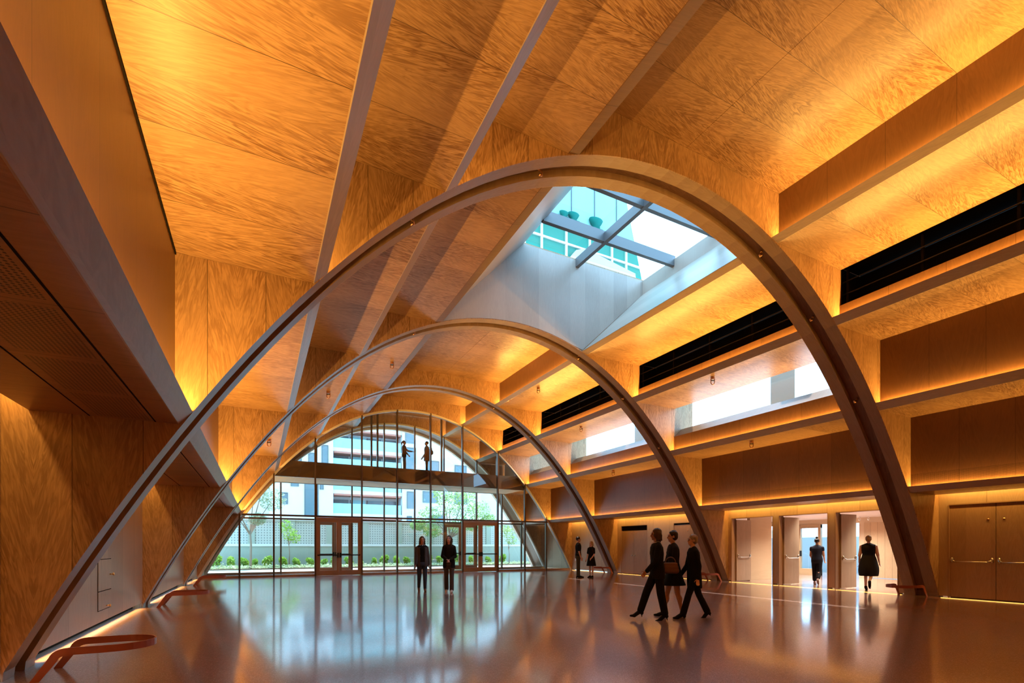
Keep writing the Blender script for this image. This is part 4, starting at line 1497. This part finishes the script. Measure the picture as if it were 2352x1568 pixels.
    for _ in range(46):                                  # loose locks break up the outline
        th, ph = hr.uniform(0, 2 * pi), hr.uniform(0.1, 1.35)
        x, y, z = sin(ph) * cos(th), sin(ph) * sin(th), cos(ph)
        if y > 0.35 and z < 0.55:
            continue
        p = hv(0.074 * x, -0.024 + 0.084 * y, 0.036 + 0.080 * z)
        d = 0.03 + (0.05 if hair in ('long', 'bob') else 0.015)
        hm.capsule(p, 0.017 * k, p + RH @ Vector((0.010 * x, 0.010 * y, -d)) * k, 0.012 * k, 8)
    if hair in ('long', 'bob'):
        for _ in range(22):
            sg = hr.choice((-1, 1))
            p = hv(sg * hr.uniform(0.05, 0.085), hr.uniform(-0.085, -0.005), hr.uniform(L * 0.3, 0.03))
            hm.capsule(p, 0.018 * k, p + RH @ Vector((sg * hr.uniform(0, 0.02), hr.uniform(-0.02, 0.01), -0.09)) * k, 0.011 * k, 8)
    fuse(hm, 'hair', M[haircol], bd, 0.0075, 1)
    if collar:
        cm = MB()
        cm.tube([neck + Vector((0.072 * k * cos(q), 0.062 * k * sin(q) + 0.004, -0.012 * k - 0.03 * k * max(0, sin(q)))) for q in [2 * pi * i / 20 for i in range(20)]], 0.019 * k, 8, True)
        fuse(cm, 'collar', M[collar], root, 0.008, 2)
    return root, J, pel


def at(u, v):
    return (u * S, v * S, 0.0)


to_cam = (-0.33, -0.94)
LEFT = (-0.891, 0.454)          # towards the left of the hall
RIGHT = (0.891, -0.454)
person(at(4.97, 16.5), (-0.20, -0.98), 1.68, 'walking woman in an open grey jacket and blue jeans', hip=(0.10, -0.12), knee=(0.06, 0.28), sh=(-0.1, 0.12), ab=(0.14, 0.14), el=(0.2, 0.25),
       hair='long', haircol='hair_brown', collar='c_white', top='c_black', bottom='trousers', botcol='c_jean', jacket='c_grey', jlen=0.78, shoe='c_brown', skin='skin_b', hem=0.4)
person(at(5.66, 15.72), (-0.42, -0.91), 1.70, 'walking woman in a black blazer with hands clasped, looking up', hip=(0.10, -0.06), knee=(0.05, 0.22), sh=(0.25, 0.3), ab=(0.16, 0.16), el=(0.85, 0.8), tuck=(0.85, 0.85),
       hair='long', haircol='hair_dark', top='c_black2', bottom='trousers', botcol='c_grey', jacket='c_black', jlen=0.74, shoe='c_white', skin='skin_a', yaw=-0.2, pitch=0.25, hem=0.55)
person(at(14.02, 20.3), (0.80, -0.45), 1.80, 'standing man in a black short sleeved shirt and olive trousers', hip=(0.05, -0.05), sh=(0.1, 0.05), ab=(0.12, 0.14), el=(0.3, 0.25), wide=1.12,
       hair='man', haircol='hair_dark', top='c_black', sleeve='short', bottom='trousers', botcol='c_olive', shoe='c_black', skin='skin_a', hem=0.4)
person(at(14.62, 20.05), (-0.85, -0.30), 1.60, 'standing woman in a short black dress with fair hair', hip=(0.03, -0.03), sh=(0.15, 0.1), ab=(0.14, 0.14), el=(0.7, 0.5), tuck=(0.2, 0.2),
       hair='bob', haircol='hair_blond', top='c_black', sleeve='short', bottom='dress', botcol='c_black', shoe='c_black', skin='skin_c', hem=0.52)
r, J, pel = person(at(7.36, 7.80), LEFT, 1.66, 'first walking woman of the trio, in a black suit with brown bobbed hair', hip=(-0.10, 0.42), knee=(0.10, 0.10), sh=(0.25, -0.2), ab=(0.10, 0.10), el=(0.5, 0.4), lean=0.03,
       hair='bob', haircol='hair_brown', collar='c_white', top='c_black2', sleeve='none', bottom='trousers', botcol='c_black', jacket='c_black', jlen=0.74, shoe='c_black', heel=0.05, skin='skin_b', hem=0.9)
r, J, pel = person(at(8.05, 8.03), LEFT, 1.69, 'middle walking woman of the trio, in a black skirt with a brown bag', hip=(-0.12, 0.24), knee=(0.12, 0.08), sh=(0.1, 0.2), ab=(0.12, 0.16), el=(0.9, 1.0), tuck=(0.1, 0.2), lean=0.03,
       hair='short', haircol='hair_dark', top='c_black2', sleeve='long', bottom='skirt', botcol='c_black', shoe='c_black', skin='skin_a', hem=0.62)
fwd = Vector((*LEFT, 0))
side = Vector((LEFT[1], -LEFT[0], 0))
bg_loc = Vector(at(8.05, 8.03)) + fwd * 0.16 - side * 0.30
bag = empty('handbag', bg_loc + Vector((0, 0, 0.92)), math.atan2(-LEFT[0], LEFT[1]))
tag(bag, 'brown leather handbag held by the middle walking woman', 'handbag')
fuse(MB().capsule((0, -0.10, 0.06), 0.055, (0, 0.10, 0.06), 0.055).capsule((0, -0.11, 0.0), 0.06, (0, 0.11, 0.0), 0.06).capsule((0, -0.1, 0.12), 0.04, (0, 0.1, 0.12), 0.04), 'pouch', M['c_brown'], bag, 0.012, 4)
MB().tube([(0, 0.10 * cos(q), 0.14 + 0.12 * sin(q)) for q in [pi * i / 12 for i in range(13)]], 0.010, 8).build('strap', M['c_brown'], bag, 1, True)
person(at(8.22, 7.62), LEFT, 1.60, 'last walking woman of the trio, in a long black coat with grey hair', hip=(0.34, -0.30), knee=(0.06, 0.16), sh=(-0.2, 0.2), ab=(0.10, 0.10), el=(0.3, 0.4), lean=0.04,
       hair='short', haircol='hair_grey', top='c_black', sleeve='long', bottom='trousers', botcol='c_black', jacket='c_black', jlen=0.60, shoe='c_black', heel=0.03, skin='skin_c', hem=0.5)
person(at(19.98, 12.2), (0.93, 0.36), 1.66, 'woman with a dark bun walking away through the middle doorway', hip=(0.08, -0.12), knee=(0.05, 0.65), sh=(0.1, 0.1), ab=(0.14, 0.14), el=(0.7, 0.7), tuck=(0.2, 0.1),
       hair='bun', haircol='hair_dark', top='c_navy', sleeve='cap', bottom='cropped', botcol='c_black', shoe='c_brown', skin='skin_b', hem=0.9, wide=1.16)
person(at(18.85, 9.72), (0.90, 0.30), 1.66, 'blond woman in a full black dress walking away by the right doorway', hip=(0.10, -0.10), knee=(0.06, 0.9), sh=(-0.05, 0.1), ab=(0.18, 0.18), el=(0.35, 0.35),
       hair='short', haircol='hair_blond', top='c_black', sleeve='none', bottom='dress', botcol='c_black2', shoe='c_black', heel=0.05, skin='skin_c', hem=0.46, wide=1.26, extra='balloon')
BZ = 5.97 * S
person((7.64 * S, 29.0 * S, BZ), (0.97, -0.2), 1.62, 'woman with a ponytail on the footbridge, one arm held forward', hip=(0.12, 0.0), knee=(0.1, 0.02), sh=(0.9, 0.2), ab=(0.10, 0.10), el=(0.6, 0.5),
       hair='ponytail', haircol='hair_brown', top='c_rust', sleeve='long', bottom='trousers', botcol='c_navy', shoe='c_black', skin='skin_b', hem=0.4, wide=1.08)
person((9.02 * S, 29.0 * S, BZ), (-0.97, 0.1), 1.70, 'person in a long dark coat with a backpack on the footbridge', hip=(0.03, -0.04), sh=(0.15, 0.1), ab=(0.10, 0.12), el=(0.5, 0.5), wide=1.12,
       hair='man', haircol='hair_dark', top='c_rust', sleeve='long', bottom='trousers', botcol='c_navy', jacket='c_rust', jlen=0.66, shoe='c_black', skin='skin_b', hem=0.4)
bp = empty('backpack', (9.02 * S + 0.20, 29.0 * S - 0.02, BZ + 1.02), math.atan2(0.97, 0.1))
tag(bp, 'dark backpack worn by the person in the long coat on the footbridge', 'backpack')
fuse(MB().capsule((0, -0.02, 0.05), 0.11, (0, -0.02, 0.30), 0.10, flat=((0, 1, 0), 0.75)).capsule((0, -0.09, 0.06), 0.07, (0, -0.09, 0.16), 0.07), 'pack', M['c_black'], bp, 0.014, 4)
for s in (-1, 1):
    MB().tube([(s * 0.07, 0.05, 0.36), (s * 0.09, 0.16, 0.38), (s * 0.10, 0.18, 0.25)], 0.014, 6).build('strap', M['c_black'], bp, 1, True)
